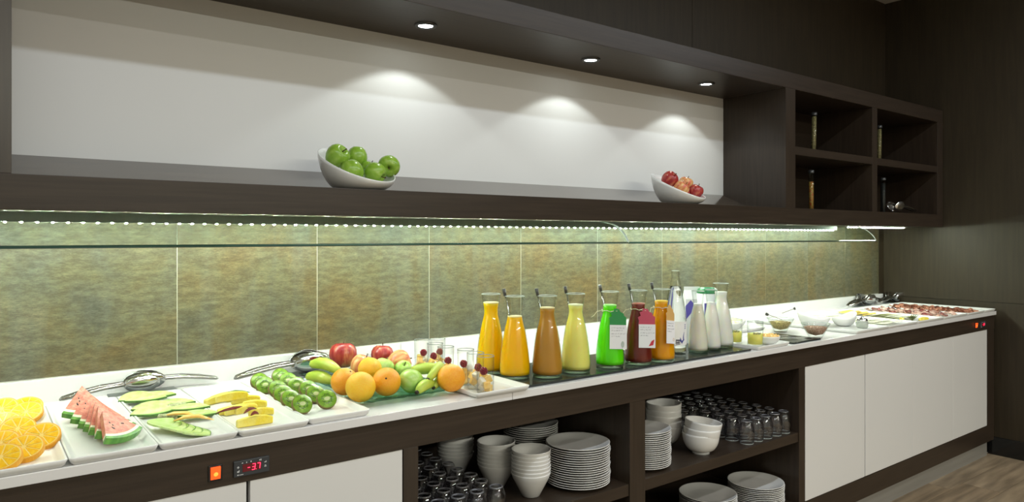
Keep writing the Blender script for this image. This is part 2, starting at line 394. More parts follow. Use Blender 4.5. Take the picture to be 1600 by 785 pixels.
DZ0, DZ1 = 0.21, 0.797
def cabinet(x0, x1, doors, label, gap=0.0022):
    t = empty('cabinet', ((x0+x1)/2, YF, 0)); tag(t, label, 'cabinet')
    bm = NB(); ox = t.location.x
    box(bm, x0-ox, x1-ox, 0.034, 0.68, 0.107, FZ1)
    obj('body', bm, 'black_gap', t)
    boxo('base_rail', 'wood_h', t, x0, x1, YF+0.012, YF+0.034, 0.107, DZ0-0.003, 0.001)
    boxo('kickboard', 'kick_metal', t, x0, x1, YF+0.050, YF+0.065, 0.0, 0.108)
    for a, b in doors:
        boxo('door', 'white_door', t, a+gap, b-gap, YF+0.012, YF+0.032, DZ0, DZ1, 0.0015)
    return t
c = cabinet(-0.6, 0.918, [(-0.5, 0.02), (0.02, 0.510), (0.514, 0.917)], 'white-doored cabinet beside the stacked cone bowls')
c = cabinet(2.890, 5.045, [(2.892, 3.4195), (3.4245, 3.925), (3.925, 4.44), (4.44, 4.936)], 'row of four flat white cabinet doors beside the dark wall', 0.0012)
boxo('stile', 'wood_v', c, 4.937, 5.045, YF+0.012, YF+0.034, DZ0-0.003, FZ0, 0.001)
boxo('vent_slot', 'black_gap', c, 3.95, 4.80, YF+0.046, YF+0.052, 0.094, 0.108)
# open shelving between the door cabinets
XA0, XA1, XB0, XB1, XC0, XC1 = 0.918, 0.963, 1.789, 1.866, 2.842, 2.889
t = empty('open_cabinet', (1.9, YF, 0)); tag(t, 'dark wood open cabinet stacked with plates, bowls and glasses', 'cabinet')
for a, b in ((XA0, XA1), (XB0, XB1), (XC0, XC1)):
    boxo('upright', 'wood_v', t, a, b, YF+0.0115, 2.33, 0.107, FZ0 if a != XB0 else FZ0, 0.001)
boxo('back', 'wood_v', t, XA0, XC1, 2.318, 2.33, 0.107, FZ1-0.002)
boxo('top', 'wood_h', t, XA0, XC1, YF+0.031, 2.318, FZ0+0.002, FZ1-0.002)
for a, b in ((XA1, XB0), (XB1, XC0)):
    boxo('shelf', 'wood_h', t, a, b, YF+0.016, 2.318, 0.478, 0.518, 0.001)
    boxo('bottom', 'wood_h', t, a, b, YF+0.012, 2.318, 0.107, 0.21, 0.001)
boxo('kickboard', 'kick_metal', t, XA0, XC1, YF+0.050, YF+0.065, 0.0, 0.108)
SZ = 0.518

# rocker switches and temperature controllers on the fascia
mat('switch_red', (0.9, 0.06, 0.01), 0.2, emit=(1.0, 0.10, 0.015), estr=1.3, var=0.01)
mat('switch_hot', (1.0, 0.3, 0.05), 0.2, emit=(1.0, 0.30, 0.04), estr=1.6, var=0.01)
mat('bezel', (0.035, 0.04, 0.047), 0.35, var=0.15)
mat('led_red', (0.9, 0.02, 0.05), 0.3, emit=(1.0, 0.03, 0.09), estr=2.4, var=0.01)
mat('screen_dark', (0.05, 0.003, 0.006), 0.08, var=0.1, emit=(0.5, 0.0, 0.02), estr=0.12)
mat('print_white', (0.75, 0.75, 0.75), 0.6, var=0.05)
def switch(x, z, label):
    t = empty('rocker_switch', (x, YF+0.010, z)); tag(t, label, 'switch')
    bm = NB(); box(bm, -0.0155, 0.0155, -0.003, 0.002, -0.018, 0.018); bevel(bm, 0.0012); obj('frame', bm, 'black_gloss', t)
    bm = NB()
    vs = [(-0.0105, -0.003, -0.014), (0.0105, -0.003, -0.014), (0.0105, -0.003, 0.014), (-0.0105, -0.003, 0.014),
          (-0.0100, -0.0055, -0.0135), (0.0100, -0.0055, -0.0135), (0.0100, -0.0095, 0.0135), (-0.0100, -0.0095, 0.0135)]
    v = [bm.verts.new(p) for p in vs]
    for f in ((0,1,5,4),(1,2,6,5),(2,3,7,6),(3,0,4,7),(4,5,6,7)): bm.faces.new([v[i] for i in f])
    obj('rocker', bm, 'switch_red', t)
    bm = NB(); lathe(bm, [(0, 0.0012), (0.005, 0.0)], 12, M4=Matrix.Translation((0, -0.0075, -0.002)) @ Matrix.Rotation(PI/2+0.15, 4, 'X'))
    obj('glow_lamp', bm, 'switch_hot', t)
SEG = {'-': 'g', '3': 'abgcd', '7': 'abc', '.': ''}
def digit(bm, ch, x, z, w, h, th):
    sl = 0.12
    def seg(xa, za, xb, zb):
        pts = [(xa+za*sl, za), (xb+zb*sl, zb)]
        d = Vector((pts[1][0]-pts[0][0], 0, pts[1][1]-pts[0][1])).normalized(); nrm = Vector((-d.z, 0, d.x))*th/2
        a = Vector((x+pts[0][0], 0, z+pts[0][1])); b = Vector((x+pts[1][0], 0, z+pts[1][1]))
        q = [a-nrm, b-nrm, b+nrm, a+nrm]
        lo = [bm.verts.new(p) for p in q]; hi = [bm.verts.new(p+Vector((0, -0.0006, 0))) for p in q]
        bm.faces.new(hi); 
        for i in range(4): bm.faces.new((lo[i], lo[(i+1) % 4], hi[(i+1) % 4], hi[i]))
    S = {'a': (0, h/2, w, h/2), 'b': (w, h/2, w, 0), 'c': (w, 0, w, -h/2), 'd': (0, -h/2, w, -h/2), 'g': (0, 0, w, 0)}
    for s in SEG[ch]: seg(*S[s])
def controller(x, z, label):
    t = empty('temperature_controller', (x, YF+0.010, z)); tag(t, label, 'controller')
    bm = NB(); box(bm, -0.0405, 0.0405, -0.006, 0.002, -0.018, 0.018); bevel(bm, 0.001); obj('bezel', bm, 'bezel', t)
    bm = NB(); box(bm, -0.021, 0.021, -0.0068, -0.005, -0.0085, 0.009); obj('screen', bm, 'screen_dark', t)
    bm = NB(); digit(bm, '-', -0.010, 0, 0.0055, 0.012, 0.0018); digit(bm, '3', 0.0005, 0, 0.0065, 0.013, 0.0018); digit(bm, '7', 0.0118, 0, 0.0065, 0.013, 0.0018)
    box(bm, 0.0086, 0.0100, -0.0006, 0.0, -0.0072, -0.0058)
    obj('digits', bm, 'led_red', t, (0, -0.0068, 0))
    bm = NB()
    for (mx, mz, mw, mh) in ((-0.031, 0.004, 0.005, 0.0016), (-0.031, 0.004, 0.0016, 0.005), (-0.031, -0.006, 0.0045, 0.003), (-0.029, -0.0045, 0.0016, 0.004),
                             (-0.0215, 0.0125, 0.0032, 0.0014), (-0.012, 0.0125, 0.0016, 0.003), (-0.002, 0.013, 0.002, 0.003), (0.0175, 0.0125, 0.0014, 0.003), (0.0205, 0.0115, 0.003, 0.0012), (0.0205, 0.0138, 0.003, 0.0012),
                             (0.031, 0.0055, 0.005, 0.0014), (0.0325, 0.0068, 0.0014, 0.003), (0.031, -0.0045, 0.005, 0.0014), (0.031, -0.0018, 0.003, 0.0014),
                             (-0.0315, -0.0135, 0.003, 0.0022), (-0.0275, -0.0137, 0.0018, 0.0018), (-0.0242, -0.0137, 0.0022, 0.0018), (-0.0208, -0.0137, 0.0022, 0.0016)):
        box(bm, mx-mw/2, mx+mw/2, -0.0065, -0.0058, mz-mh/2, mz+mh/2)
    obj('button_marks', bm, 'print_white', t)
ps = atY(338, 741, YF); pc = atY(394.5, 730.5, YF)
switch(ps.x, ps.z, 'glowing red rocker switch by the sliced fruit end'); controller(pc.x, pc.z, 'black temperature controller reading -3.7 by the sliced fruit end')
ps = atY(1527.5, 509, YF); pc = atY(1537.5, 507.5, YF)
switch(ps.x, ps.z, 'glowing red rocker switch near the right wall'); controller(pc.x, pc.z, 'black temperature controller near the right wall')

# ------------------------------------------------------------------ dishes in the open cabinet
def plate_mesh(R, name):
    bm = NB(); lathe(bm, [(0, 0.0035), (R*0.58, 0.0035), (R*0.70, 0.0050), (R*0.94, 0.0150), (R, 0.0175), (R*1.0, 0.0195), (R*0.975, 0.0190),
                          (R*0.90, 0.0155), (R*0.68, 0.0080), (R*0.55, 0.0065), (0, 0.0065)], 48); return mesh_of(bm, name, 'stoneware')
def plate_stack(R, x, y, z0, n, dz, where, group):
    me = plate_mesh(R, 'plate')
    for i in range(n):
        o = obj('plate', me, None, None, (x+random.uniform(-.0015, .0015), y+random.uniform(-.0015, .0015), z0+i*dz-0.0033), (0, 0, random.random()*6))
        k = n-1-i
        tag(o, f'white plate, {ORD[k]} {"of" if k == 0 else "from the top of"} the stack {where}', 'plate', group)
plate_stack(0.110, 1.660, 1.800, SZ, 18, 0.0076, 'beside the middle upright', 'dinner plates by the middle upright')
plate_stack(0.102, 1.655, 2.055, SZ, 20, 0.0076, 'at the back behind the plates', 'plates at the back of the shelf')
plate_stack(0.100, 1.985, 1.794, SZ, 18, 0.0074, 'beside the round white bowls', 'side plates by the round bowls')
plate_stack(0.1175, 2.440, 1.850, 0.21, 11, 0.0076, 'on the bottom below the round bowls', 'plates on the bottom board, inner stack')
plate_stack(0.1175, 2.705, 1.800, 0.21, 12, 0.0076, 'on the bottom below the glass tumblers', 'plates on the bottom board, outer stack')

def cone_bowl():
    bm = NB(); R = 0.065
    lathe(bm, [(0, 0.0), (0.026, 0.0), (0.030, 0.003), (0.0605, 0.062), (R, 0.076), (R, 0.079), (R-0.0025, 0.079), (0.0575, 0.063), (0.027, 0.007), (0, 0.006)], 40)
    return mesh_of(bm, 'bowl', 'stoneware')
def round_bowl():
    bm = NB(); pr = [(0, 0.003), (0.030, 0.003), (0.031, 0.0), (0.034, 0.0), (0.034, 0.008)]
    for i in range(9):
        a = i/8*PI/2*0.97; pr.append((0.034+0.0375*math.sin(a), 0.010+0.068*(1-math.cos(a)*1.0)))
    R = pr[-1][0]; pr += [(R, 0.0815), (R-0.003, 0.0815)]
    for i in range(8, -1, -1):
        a = i/8*PI/2*0.97; pr.append((0.030+0.0375*math.sin(a), 0.014+0.066*(1-math.cos(a))))
    pr.append((0, 0.012)); lathe(bm, pr, 40); return mesh_of(bm, 'bowl', 'stoneware')
cb = cone_bowl(); rb = round_bowl()
def bowl_stack(me, x, y, n, dz, where, group, tilt=0.0, name='cone_bowl', word='white cone-shaped bowl'):
    for i in range(n):
        tx = tilt*random.uniform(-1, 1)*(i > 0)
        o = obj(name, me, None, None, (x+random.uniform(-.001, .001), y+random.uniform(-.001, .001), SZ+i*dz), (tx, tilt*(i == n-1), random.random()))
        k = n-1-i
        tag(o, f'{word}, {ORD[k]} {"of" if k == 0 else "from the top of"} the stack {where}', 'bowl', group)
bowl_stack(cb, 1.457, 1.806, 7, 0.0125, 'beside the dinner plates', 'cone bowls beside the dinner plates')
bowl_stack(cb, 1.421, 1.950, 7, 0.0125, 'between two other cone stacks', 'cone bowls of the middle stack')
bowl_stack(cb, 1.375, 2.135, 7, 0.0125, 'behind the glass tumblers', 'cone bowls behind the tumblers')
bowl_stack(rb, 2.276, 1.760, 3, 0.0225, 'beside the glass tumblers', 'round bowls beside the tumblers', 0.10, 'round_bowl', 'white round bowl')
bowl_stack(rb, 2.250, 1.925, 5, 0.0225, 'behind the side plates', 'round bowls behind the side plates', 0.0, 'round_bowl', 'white round bowl')
bowl_stack(rb, 2.120, 2.060, 4, 0.0225, 'deep behind the upright', 'round bowls deep in the shelf', 0.0, 'round_bowl', 'white round bowl')

def tumbler_mesh():                       # stands upside down: foot on top
    bm = NB(); H = 0.092
    outer = [(0.0265, 0.0), (0.0295, 0.012), (0.0318, 0.032), (0.0315, 0.052), (0.0285, 0.072), (0.0225, 0.088), (0.0205, H), (0.0, H)]
    inner = [(0.0, H-0.011), (0.0195, H-0.012), (0.0265, 0.070), (0.0296, 0.052), (0.0300, 0.032), (0.0278, 0.012), (0.0250, 0.0)]
    lathe(bm, outer+inner+[(0.0265, 0.0)], 24); return mesh_of(bm, 'tumbler', 'tumbler_glass')
tm = tumbler_mesh()
bm = NB(); lathe(bm, [(0.0165, 0.0895), (0.0165, 0.0926), (0.0208, 0.0926), (0.0214, 0.0905), (0.0214, 0.0895)], 24); TFOOT = mesh_of(bm, 'foot_ring', 'tumbler_base')
bm = NB(); lathe(bm, [(0.0252, 0.0), (0.0252, 0.0022), (0.0268, 0.0022), (0.0268, 0.0)], 24); TRIM = mesh_of(bm, 'rim', 'glass_edge_light')
rows = ['front', 'second', 'third', 'fourth', 'fifth', 'sixth', 'seventh', 'eighth']
cols = ['next to the side panel', 'second from the side panel', 'third from the side panel', 'fourth from the side panel', 'fifth from the side panel', 'sixth from the side panel', 'seventh from the side panel']
for r in range(8):
    for q in range(5 if r < 4 else 7):
        x = 2.803-q*0.0675+random.uniform(-.0015, .0015)-(0.004 if r % 2 else 0); y = 1.728+r*0.0672+random.uniform(-.0015, .0015)
        if y > 2.27: continue
        o = obj('glass_tumbler', tm, None, None, (x, y, SZ), (0, 0, random.random()))
        tag(o, f'upturned glass tumbler in the {rows[r]} row, {cols[q]}, beside the round bowls', 'glass', 'tumblers beside the round bowls'); obj('foot_ring', TFOOT, None, o); obj('rim', TRIM, None, o)
cols2 = ['next to the cone bowls', 'second from the cone bowls', 'third from the cone bowls', 'fourth from the cone bowls', 'fifth from the cone bowls']
for r in range(8):
    for q in range(4):
        x = 1.262-q*0.068-(0.006 if r % 2 else 0)+random.uniform(-.0012, .0012); y = 1.735+r*0.068
        if y > 2.24: continue
        o = obj('glass_tumbler', tm, None, None, (x, y, SZ), (0, 0, random.random()))
        tag(o, f'upturned glass tumbler in the {rows[r]} row, {cols2[q]}', 'glass', 'tumblers beside the cone bowls'); obj('foot_ring', TFOOT, None, o); obj('rim', TRIM, None, o)

# ------------------------------------------------------------------ white serving trays
TH = 0.017
def tray_mesh(wd, dp, name='tray', m='porcelain'):
    """flat porcelain tray with a low flared wall and rounded corners"""
    def ring(bm, inset, z, rc):
        hx, hy = wd/2-inset, dp/2-inset; vs = []
        for cx, cy, a0 in ((hx-rc, hy-rc, 0), (-hx+rc, hy-rc, PI/2), (-hx+rc, -hy+rc, PI), (hx-rc, -hy+rc, 1.5*PI)):
            for k in range(5):
                a = a0+k/4*PI/2; vs.append(bm.verts.new((cx+rc*math.cos(a), cy+rc*math.sin(a), z)))
        return vs
    bm = NB()
    R = [ring(bm, 0.009, 0.0, 0.006), ring(bm, 0.004, 0.005, 0.008), ring(bm, 0.0, TH-0.002, 0.009), ring(bm, 0.0012, TH, 0.009), ring(bm, 0.0055, TH-0.001, 0.008), ring(bm, 0.013, 0.0065, 0.006), ring(bm, 0.020, 0.005, 0.005)]
    n = len(R[0])
    for a, b in zip(R, R[1:]):
        for k in range(n):
            f = bm.faces.new((a[k], a[(k+1) % n], b[(k+1) % n], b[k])); f.smooth = True
    bm.faces.new(R[0][::-1]); bm.faces.new(R[-1])
    return mesh_of(bm, name, m)
def tray(x0, x1, y0, y1, label, group=None, z=CT, rz=0):
    o = obj('serving_tray', tray_mesh(x1-x0, y1-y0), None, None, ((x0+x1)/2, (y0+y1)/2, z), (0, 0, rz)); tag(o, label, 'tray', group); return o
TY0, TY1 = 1.660, 2.235
TX = [-0.011, 0.155, 0.3205, 0.487, 0.655, 0.820]
for i, lb in enumerate(('oblong white tray holding orange slices', 'oblong white tray holding watermelon wedges', 'oblong white tray holding melon slices', 'oblong white tray holding pineapple pieces', 'oblong white tray holding kiwi slices')):
    tray(TX[i]+0.0005, TX[i+1]-0.0005, TY0+(0.012 if i == 4 else 0.004), TY1, lb, 'oblong trays of sliced fruit')
TB = CT+0.0052   # food level inside a tray

# ------------------------------------------------------------------ sliced fruit
mat('orange_rind', (0.84, 0.38, 0.015), 0.4, var=0.15, vscale=(60, 60, 60), bump=0.15, bscale=300)
mat('orange_pith', (0.86, 0.60, 0.15), 0.5, var=0.05)
mat('orange_flesh', (0.84, 0.42, 0.006), 0.18, col2=(0.90, 0.56, 0.03), vscale=(90, 90, 90), sss=0.15, bump=0.3, bscale=350)
mat('kiwi_skin', (0.22, 0.17, 0.05), 0.7, var=0.3, vscale=(60, 60, 60), bump=0.2, bscale=500)
mat('kiwi_flesh', (0.13, 0.28, 0.02), 0.22, col2=(0.24, 0.40, 0.045), vscale=(120, 120, 40), sss=0.15)
mat('kiwi_core', (0.55, 0.62, 0.26), 0.35, var=0.1)
mat('kiwi_seed', (0.01, 0.01, 0.008), 0.3, var=0.1)
mat('melon_red', (0.56, 0.13, 0.085), 0.3, col2=(0.68, 0.27, 0.18), vscale=(70, 70, 70), sss=0.1, bump=0.5, bscale=220)
mat('melon_pith', (0.80, 0.82, 0.60), 0.4, var=0.05)
mat('melon_rind', (0.055, 0.22, 0.03), 0.3, col2=(0.16, 0.38, 0.06), vscale=(70, 70, 14))
mat('honeydew', (0.46, 0.64, 0.20), 0.25, col2=(0.62, 0.74, 0.36), vscale=(40, 40, 40), sss=0.15)
mat('honeydew_rim', (0.25, 0.48, 0.07), 0.3, var=0.2, vscale=(50, 50, 50))
mat('honeydew_skin', (0.08, 0.20, 0.03), 0.4, var=0.4, vscale=(60, 60, 60))
mat('piel_skin', (0.20, 0.20, 0.09), 0.5, col2=(0.50, 0.55, 0.30), vscale=(160, 160, 160))
mat('cantaloupe', (0.90, 0.50, 0.09), 0.25, col2=(0.93, 0.62, 0.20), vscale=(40, 40, 40), sss=0.15)
mat('pineapple', (0.80, 0.62, 0.04), 0.25, col2=(0.86, 0.76, 0.20), vscale=(30, 110, 30), sss=0.15, bump=0.5, bscale=180)
mat('apple_skin_dark', (0.20, 0.02, 0.012), 0.2, var=0.3)
mat('apple_flesh', (0.90, 0.82, 0.45), 0.4, var=0.06)

def slice_mesh_orange(full=True, R=0.036, th=0.011):
    me = {}
    ang = 2*PI if full else PI
    n = 36
    bm = NB()
    pts = [(R*math.cos(ang*k/n), R*math.sin(ang*k/n)) for k in range(n+(0 if full else 1))]
    prism(bm, pts, 0, th); me['rind'] = mesh_of(bm, 'rind', 'orange_rind')
    bm = NB(); r2 = R*0.93
    for z0, z1 in ((th-0.001, th+0.0006), (-0.0006, 0.001)):
        prism(bm, [(r2*math.cos(ang*k/n), r2*math.sin(ang*k/n)) for k in range(n+(0 if full else 1))], z0, z1)
    me['pith'] = mesh_of(bm, 'pith', 'orange_pith')
    bm = NB(); ns = 10 if full else 5
    for s in range(ns):
        a0 = ang*s/ns+0.045; a1 = ang*(s+1)/ns-0.045; r3 = R*0.86; am = (a0+a1)/2
        pp = [(0.004*math.cos(am), 0.004*math.sin(am))]+[(r3*math.cos(a0+(a1-a0)*k/5), r3*math.sin(a0+(a1-a0)*k/5)) for k in range(6)]
        prism(bm, pp, th-0.001, th+0.0013); prism(bm, pp, -0.0013, 0.001)
    me['segments'] = mesh_of(bm, 'segments', 'orange_flesh')
    return me
OSL = slice_mesh_orange()
OSH = slice_mesh_orange(False)
def place_parts(name, meshes, loc, rot, label, cat, group):
    t = empty(name, loc, rot=rot); tag(t, label, cat, group)
    for k, me in meshes.items(): obj(k, me, None, t)
    return t
def lean(normal_az, tilt):
    """rotation turning local +z to a normal at azimuth normal_az (deg, 0=+X) tilted 'tilt' deg from vertical"""
    return (Matrix.Rotation(math.radians(normal_az), 4, 'Z') @ Matrix.Rotation(math.radians(tilt), 4, 'Y') @ Matrix.Rotation(-math.radians(normal_az), 4, 'Z')).to_euler()
ospots = [(37, 622, 0, 'farthest back, by the upstand'), (4, 638, 1, 'second back, near the tray side'), (42, 645, 2, 'overlapping the rearmost slice'), (6, 664, 3, 'in the middle of the inner row'),
          (28, 671, 4, 'leaning under the big front slice'), (66, 683, 5, 'rightmost, next to the watermelon tray'), (2, 694, 6, 'in the inner row near the front'),
          (38, 702, 7, 'second from the front edge'), (3, 716, 8, 'at the front corner of the tray')]
for px, py, i, lb in ospots:
    p = at(px, py, CT+0.026)
    place_parts('orange_slice', OSL, (p.x, min(p.y, 2.19), CT+0.020+0.002*(i % 2)), lean(-100+random.uniform(-12, 12), 33+random.uniform(-5, 5)), 'round orange slice ' + lb, 'orange slice', 'orange slices on the tray')

# watermelon wedges: local x across, y up to the tip, z thickness
def melon_wedge(R=0.092, half=0.53, th=0.016):
    me = {}; n = 8
    def arc(r, a): return [(r*math.sin(-a+2*a*k/n), -r*math.cos(-a+2*a*k/n)+R) for k in range(n+1)]
    bm = NB(); prism(bm, [(0, R)]+arc(R*0.84, half), 0, th); me['flesh'] = mesh_of(bm, 'flesh', 'melon_red')
    bm = NB(); prism(bm, arc(R*0.915, half)+arc(R*0.84, half)[::-1], 0, th); me['pith'] = mesh_of(bm, 'pith', 'melon_pith')
    bm = NB(); prism(bm, arc(R, half)+arc(R*0.915, half)[::-1], 0, th); me['rind'] = mesh_of(bm, 'rind', 'melon_rind')
    bm = NB()
    for k in range(7):
        x = random.uniform(-0.016, 0.016); y = random.uniform(0.028, 0.056)
        lathe(bm, [(0, -0.001), (0.0018, 0), (0, 0.001)], 8, M4=Matrix.Translation((x, y, th)) @ Matrix.Diagonal((0.8, 1.5, 1, 1)))
    me['seeds'] = mesh_of(bm, 'seeds', 'kiwi_seed')
    return me
WM = melon_wedge()
wn = ['rearmost', 'second', 'third', 'fourth', 'fifth', 'sixth', 'frontmost']
for i in range(7):
    f = (0, .24, .43, .56, .68, .82, 1.0)[i]
    p = Vector((0.222+0.048*f, 2.035-0.285*f, 0))
    # wedge rests on its rind and leans back on the one behind; local y points up the slope
    R4 = Matrix.Translation((p.x, p.y, TB+0.006)) @ Matrix.Rotation(math.radians(-2+34*f), 4, 'Z') @ Matrix.Rotation(math.radians(40-9*f), 4, 'X')
    t = empty('watermelon_wedge', R4.to_translation(), rot=R4.to_euler()); tag(t, f'{wn[i]} watermelon wedge in the leaning row' + ('' if 0 < i < 6 else ', rind showing'), 'watermelon', 'watermelon wedges')
    for k, me in WM.items(): obj(k, me, None, t)

# honeydew crescents: thin wedge cut from a melon
def crescent(L=0.105, W=0.034, th=0.006, bow=0.012):
    me = {}; n = 10
    up = [(-L/2+L*k/n, W*math.sin(PI*k/n)**0.7+bow*0) for k in range(n+1)]
    lo = [(-L/2+L*k/n, -bow*math.sin(PI*k/n)) for k in range(n+1)]
    inn = [(x*0.985, -bow*math.sin(PI*k/n)+0.0055*math.sin(PI*k/n)) for k, (x, y) in enumerate(lo)]
    bm = NB(); prism(bm, up[1:-1]+inn[::-1], 0, th); me['flesh'] = mesh_of(bm, 'flesh', 'honeydew')
    inn2 = [(x*0.995, -bow*math.sin(PI*k/n)+0.0014*math.sin(PI*k/n)) for k, (x, y) in enumerate(lo)]
    bm = NB(); prism(bm, inn+inn2[1:-1][::-1], 0.0002, th-0.0002); me['rim'] = mesh_of(bm, 'rim', 'honeydew_rim')
    bm = NB(); prism(bm, inn2+lo[1:-1][::-1], 0, th); me['skin'] = mesh_of(bm, 'skin', 'honeydew_skin')
    return me
HD = crescent(); HD2 = crescent(0.085, 0.045, 0.004, 0.016)
hsp = [(214, 625, 25, 20, HD, 'rearmost melon crescent, tip upright'), (228, 627, 8, 14, HD, 'long melon crescent at the back of the tray'), (243, 622, 4, 10, HD, 'pale melon crescent lying behind the others'),
       (240, 640, 6, 16, HD, 'wide melon crescent in the middle of the tray'), (236, 648, 10, 22, HD, 'melon crescent with thick green rim in the middle'), (272, 634, 0, 8, HD, 'flat melon crescent touching the pineapple tray'),
       (298, 641, -4, 8, HD, 'narrow melon crescent beside the cantaloupe strip'), (312, 651, -6, 6, HD, 'thin melon crescent end past the cantaloupe strip')]
for px, py, az, tl, me, lb in hsp:
    p = at(px, py, CT+0.014)
    p.x = max(0.365, min(0.445, p.x))
    R4 = Matrix.Translation((p.x, p.y, TB+0.010)) @ Matrix.Rotation(math.radians(az-12), 4, 'Z') @ Matrix.Rotation(math.radians(tl), 4, 'X')
    place_parts('melon_slice', me, R4.to_translation(), R4.to_euler(), lb, 'melon slice', 'melon slices on the tray')
fn = ['widest', 'second', 'third', 'fourth', 'fifth', 'sixth']
for i in range(6):
    p = at(262, 668, CT+0.012).lerp(at(316, 674, CT+0.012), i/5)
    R4 = Matrix.Translation((p.x, p.y, TB+0.004+0.0022*(5-i))) @ Matrix.Rotation(math.radians(64+7*i), 4, 'Z') @ Matrix.Rotation(math.radians(7), 4, 'X')
    place_parts('melon_slice', HD2, R4.to_translation(), R4.to_euler(), f'{fn[i]} thin melon slice of the fan at the tray front', 'melon slice', 'melon fan at the tray front')
# cantaloupe strips and a speckled-skinned piece
for i, (px, py, rz, lb) in enumerate(((283, 649, -38, 'orange cantaloupe strip lying over the melon'), (303, 656, -26, 'orange cantaloupe strip pointing to the pineapple tray'))):
    p = at(px, py, CT+0.026)
    bm = NB(); tube(bm, [(-0.045, 0, -0.004), (-0.02, 0.004, 0.003), (0.01, 0.004, 0.004), (0.045, 0, -0.006)], [0.003, 0.009, 0.009, 0.002], 10, (1, 0.5))
    o = obj('cantaloupe_strip', bm, 'cantaloupe', None, (p.x, p.y, CT+0.026+0.003*i), (0, 0, math.radians(rz))); tag(o, lb, 'melon strip', 'cantaloupe strips')
for i, (px, py, rz, lb) in enumerate(((262, 651, -20, 'speckled-skinned fruit piece under the cantaloupe strip'), (277, 634, 4, 'speckled fruit piece behind the cantaloupe strip'))):
    p = at(px, py, CT+0.022)
    bm = NB(); box(bm, -0.022, 0.022, -0.008, 0.008, -0.007, 0.007); bevel(bm, 0.003, 3)
    o = obj('fruit_piece', bm, 'piel_skin', None, (p.x, p.y, CT+0.020), (0.2, 0, math.radians(rz))); tag(o, lb, 'fruit piece', 'speckled fruit pieces')

# pineapple chunks
def pine_mesh(L, W, H):
    bm = NB(); n = 8
    pts = [(-L/2, 0), (-L/2, H*0.8)]+[(-L/2+L*k/n, H*(0.8+0.25*math.sin(PI*k/n))) for k in range(1, n)]+[(L/2, H*0.75), (L/2, 0)]
    prism(bm, pts, -W/2, W/2, M4=Matrix.Rotation(PI/2, 4, 'X'))
    bmesh.ops.bevel(bm, geom=list(bm.edges), offset=0.002, segments=1, affect='EDGES'); return mesh_of(bm, 'pineapple_piece', 'pineapple')
PM = [pine_mesh(0.075, 0.012, 0.02), pine_mesh(0.062, 0.014, 0.018), pine_mesh(0.085, 0.013, 0.022)]
psp = [(338, 622, 40, 0, 0, 'pointing at the melon tray'), (352, 618, 30, 0, 2, 'rearmost, propped on the pile'), (371, 618, 16, 0, 1, 'behind the green rind sliver'), (362, 627, 20, 1, 2, 'on top of the pile'), (384, 622, 5, 0, 0, 'next to the kiwi tray'),
       (356, 639, 10, 0, 1, 'under the red apple sliver'), (376, 637, 25, 0, 2, 'in the middle of the tray'), (398, 628, -10, 0, 1, 'beside the first kiwi row'), (408, 640, -4, 0, 1, 'right of the apple slivers'), (384, 646, 35, 1, 1, 'leaning between the apple slivers'), (398, 656, 14, 0, 2, 'frontmost and longest')]
for px, py, rz, lv, mi, lb in psp:
    p = at(px, py+4, TB+0.008); p.x = max(0.530, min(0.612, p.x))
    o = obj('pineapple_piece', PM[mi], None, None, (p.x, p.y, TB+0.0005+lv*0.016), (0, 0, math.radians(rz-15))); tag(o, 'yellow pineapple piece ' + lb, 'pineapple', 'pineapple pieces on the tray')
for i, (px, py, rz, L, m, lb) in enumerate(((364, 638, 22, 0.085, 'apple_skin_dark', 'long dark red apple sliver on the pineapple'), (391, 639, 52, 0.05, 'apple_skin_dark', 'short dark red apple sliver among pineapple'), (398, 645, 30, 0.022, 'apple_skin_dark', 'tiny dark red apple sliver at pineapple pile edge'), (368, 612, 4, 0.075, 'honeydew_skin', 'dark green rind sliver on the rear pineapple'))):
    p = at(px, py, TB+0.034)
    bm = NB(); tube(bm, [(-L/2, 0, 0), (-L/4, 0, 0.004), (0, 0, 0.006), (L/4, 0, 0.004), (L/2, 0, 0)], [0.001, 0.0045, 0.006, 0.0045, 0.001], 8, (0.9, 0.7))
    o = obj('fruit_sliver', bm, m, None, (p.x, p.y, TB+0.028), (0, 0, math.radians(rz-15))); tag(o, lb, 'fruit sliver', 'slivers on the pineapple')

# kiwi slices
def kiwi():
    me = {}; R = 0.0262; th = 0.013
    bm = NB(); lathe(bm, [(0, 0), (R*0.96, 0.0), (R, 0.002), (R*1.01, th*0.5), (R, th-0.001), (R*0.965, th)], 28); me['skin'] = mesh_of(bm, 'skin', 'kiwi_skin')
    bm = NB(); lathe(bm, [(R*0.965, th-0.001), (R*0.94, th+0.0004), (0, th+0.0006)], 28); me['flesh'] = mesh_of(bm, 'flesh', 'kiwi_flesh')
    bm = NB(); lathe(bm, [(0.0075, th+0.0002), (0.006, th+0.0011), (0, th+0.0012)], 14, M4=Matrix.Diagonal((1.15, 0.8, 1, 1))); me['core'] = mesh_of(bm, 'core', 'kiwi_core')
    bm = NB()
    for k in range(22):
        a = 2*PI*k/22+random.uniform(-.1, .1); r = 0.0115+random.uniform(-.0015, .0022)
        lathe(bm, [(0, -0.0004), (0.00115, 0), (0, 0.0006)], 6, M4=Matrix.Translation((r*math.cos(a), r*math.sin(a), th+0.0008)) @ Matrix.Rotation(a, 4, 'Z') @ Matrix.Diagonal((1.9, 0.8, 1, 1)))
    me['seeds'] = mesh_of(bm, 'seeds', 'kiwi_seed')
    return me
KW = kiwi()
ksp = [(403, 598), (412, 604), (431, 610), (440, 618), (451, 626), (469, 634), (436, 590), (448, 597), (461, 604), (479, 610), (490, 618), (508, 626)]
kn = ['rearmost', 'second', 'third', 'fourth', 'fifth', 'frontmost']
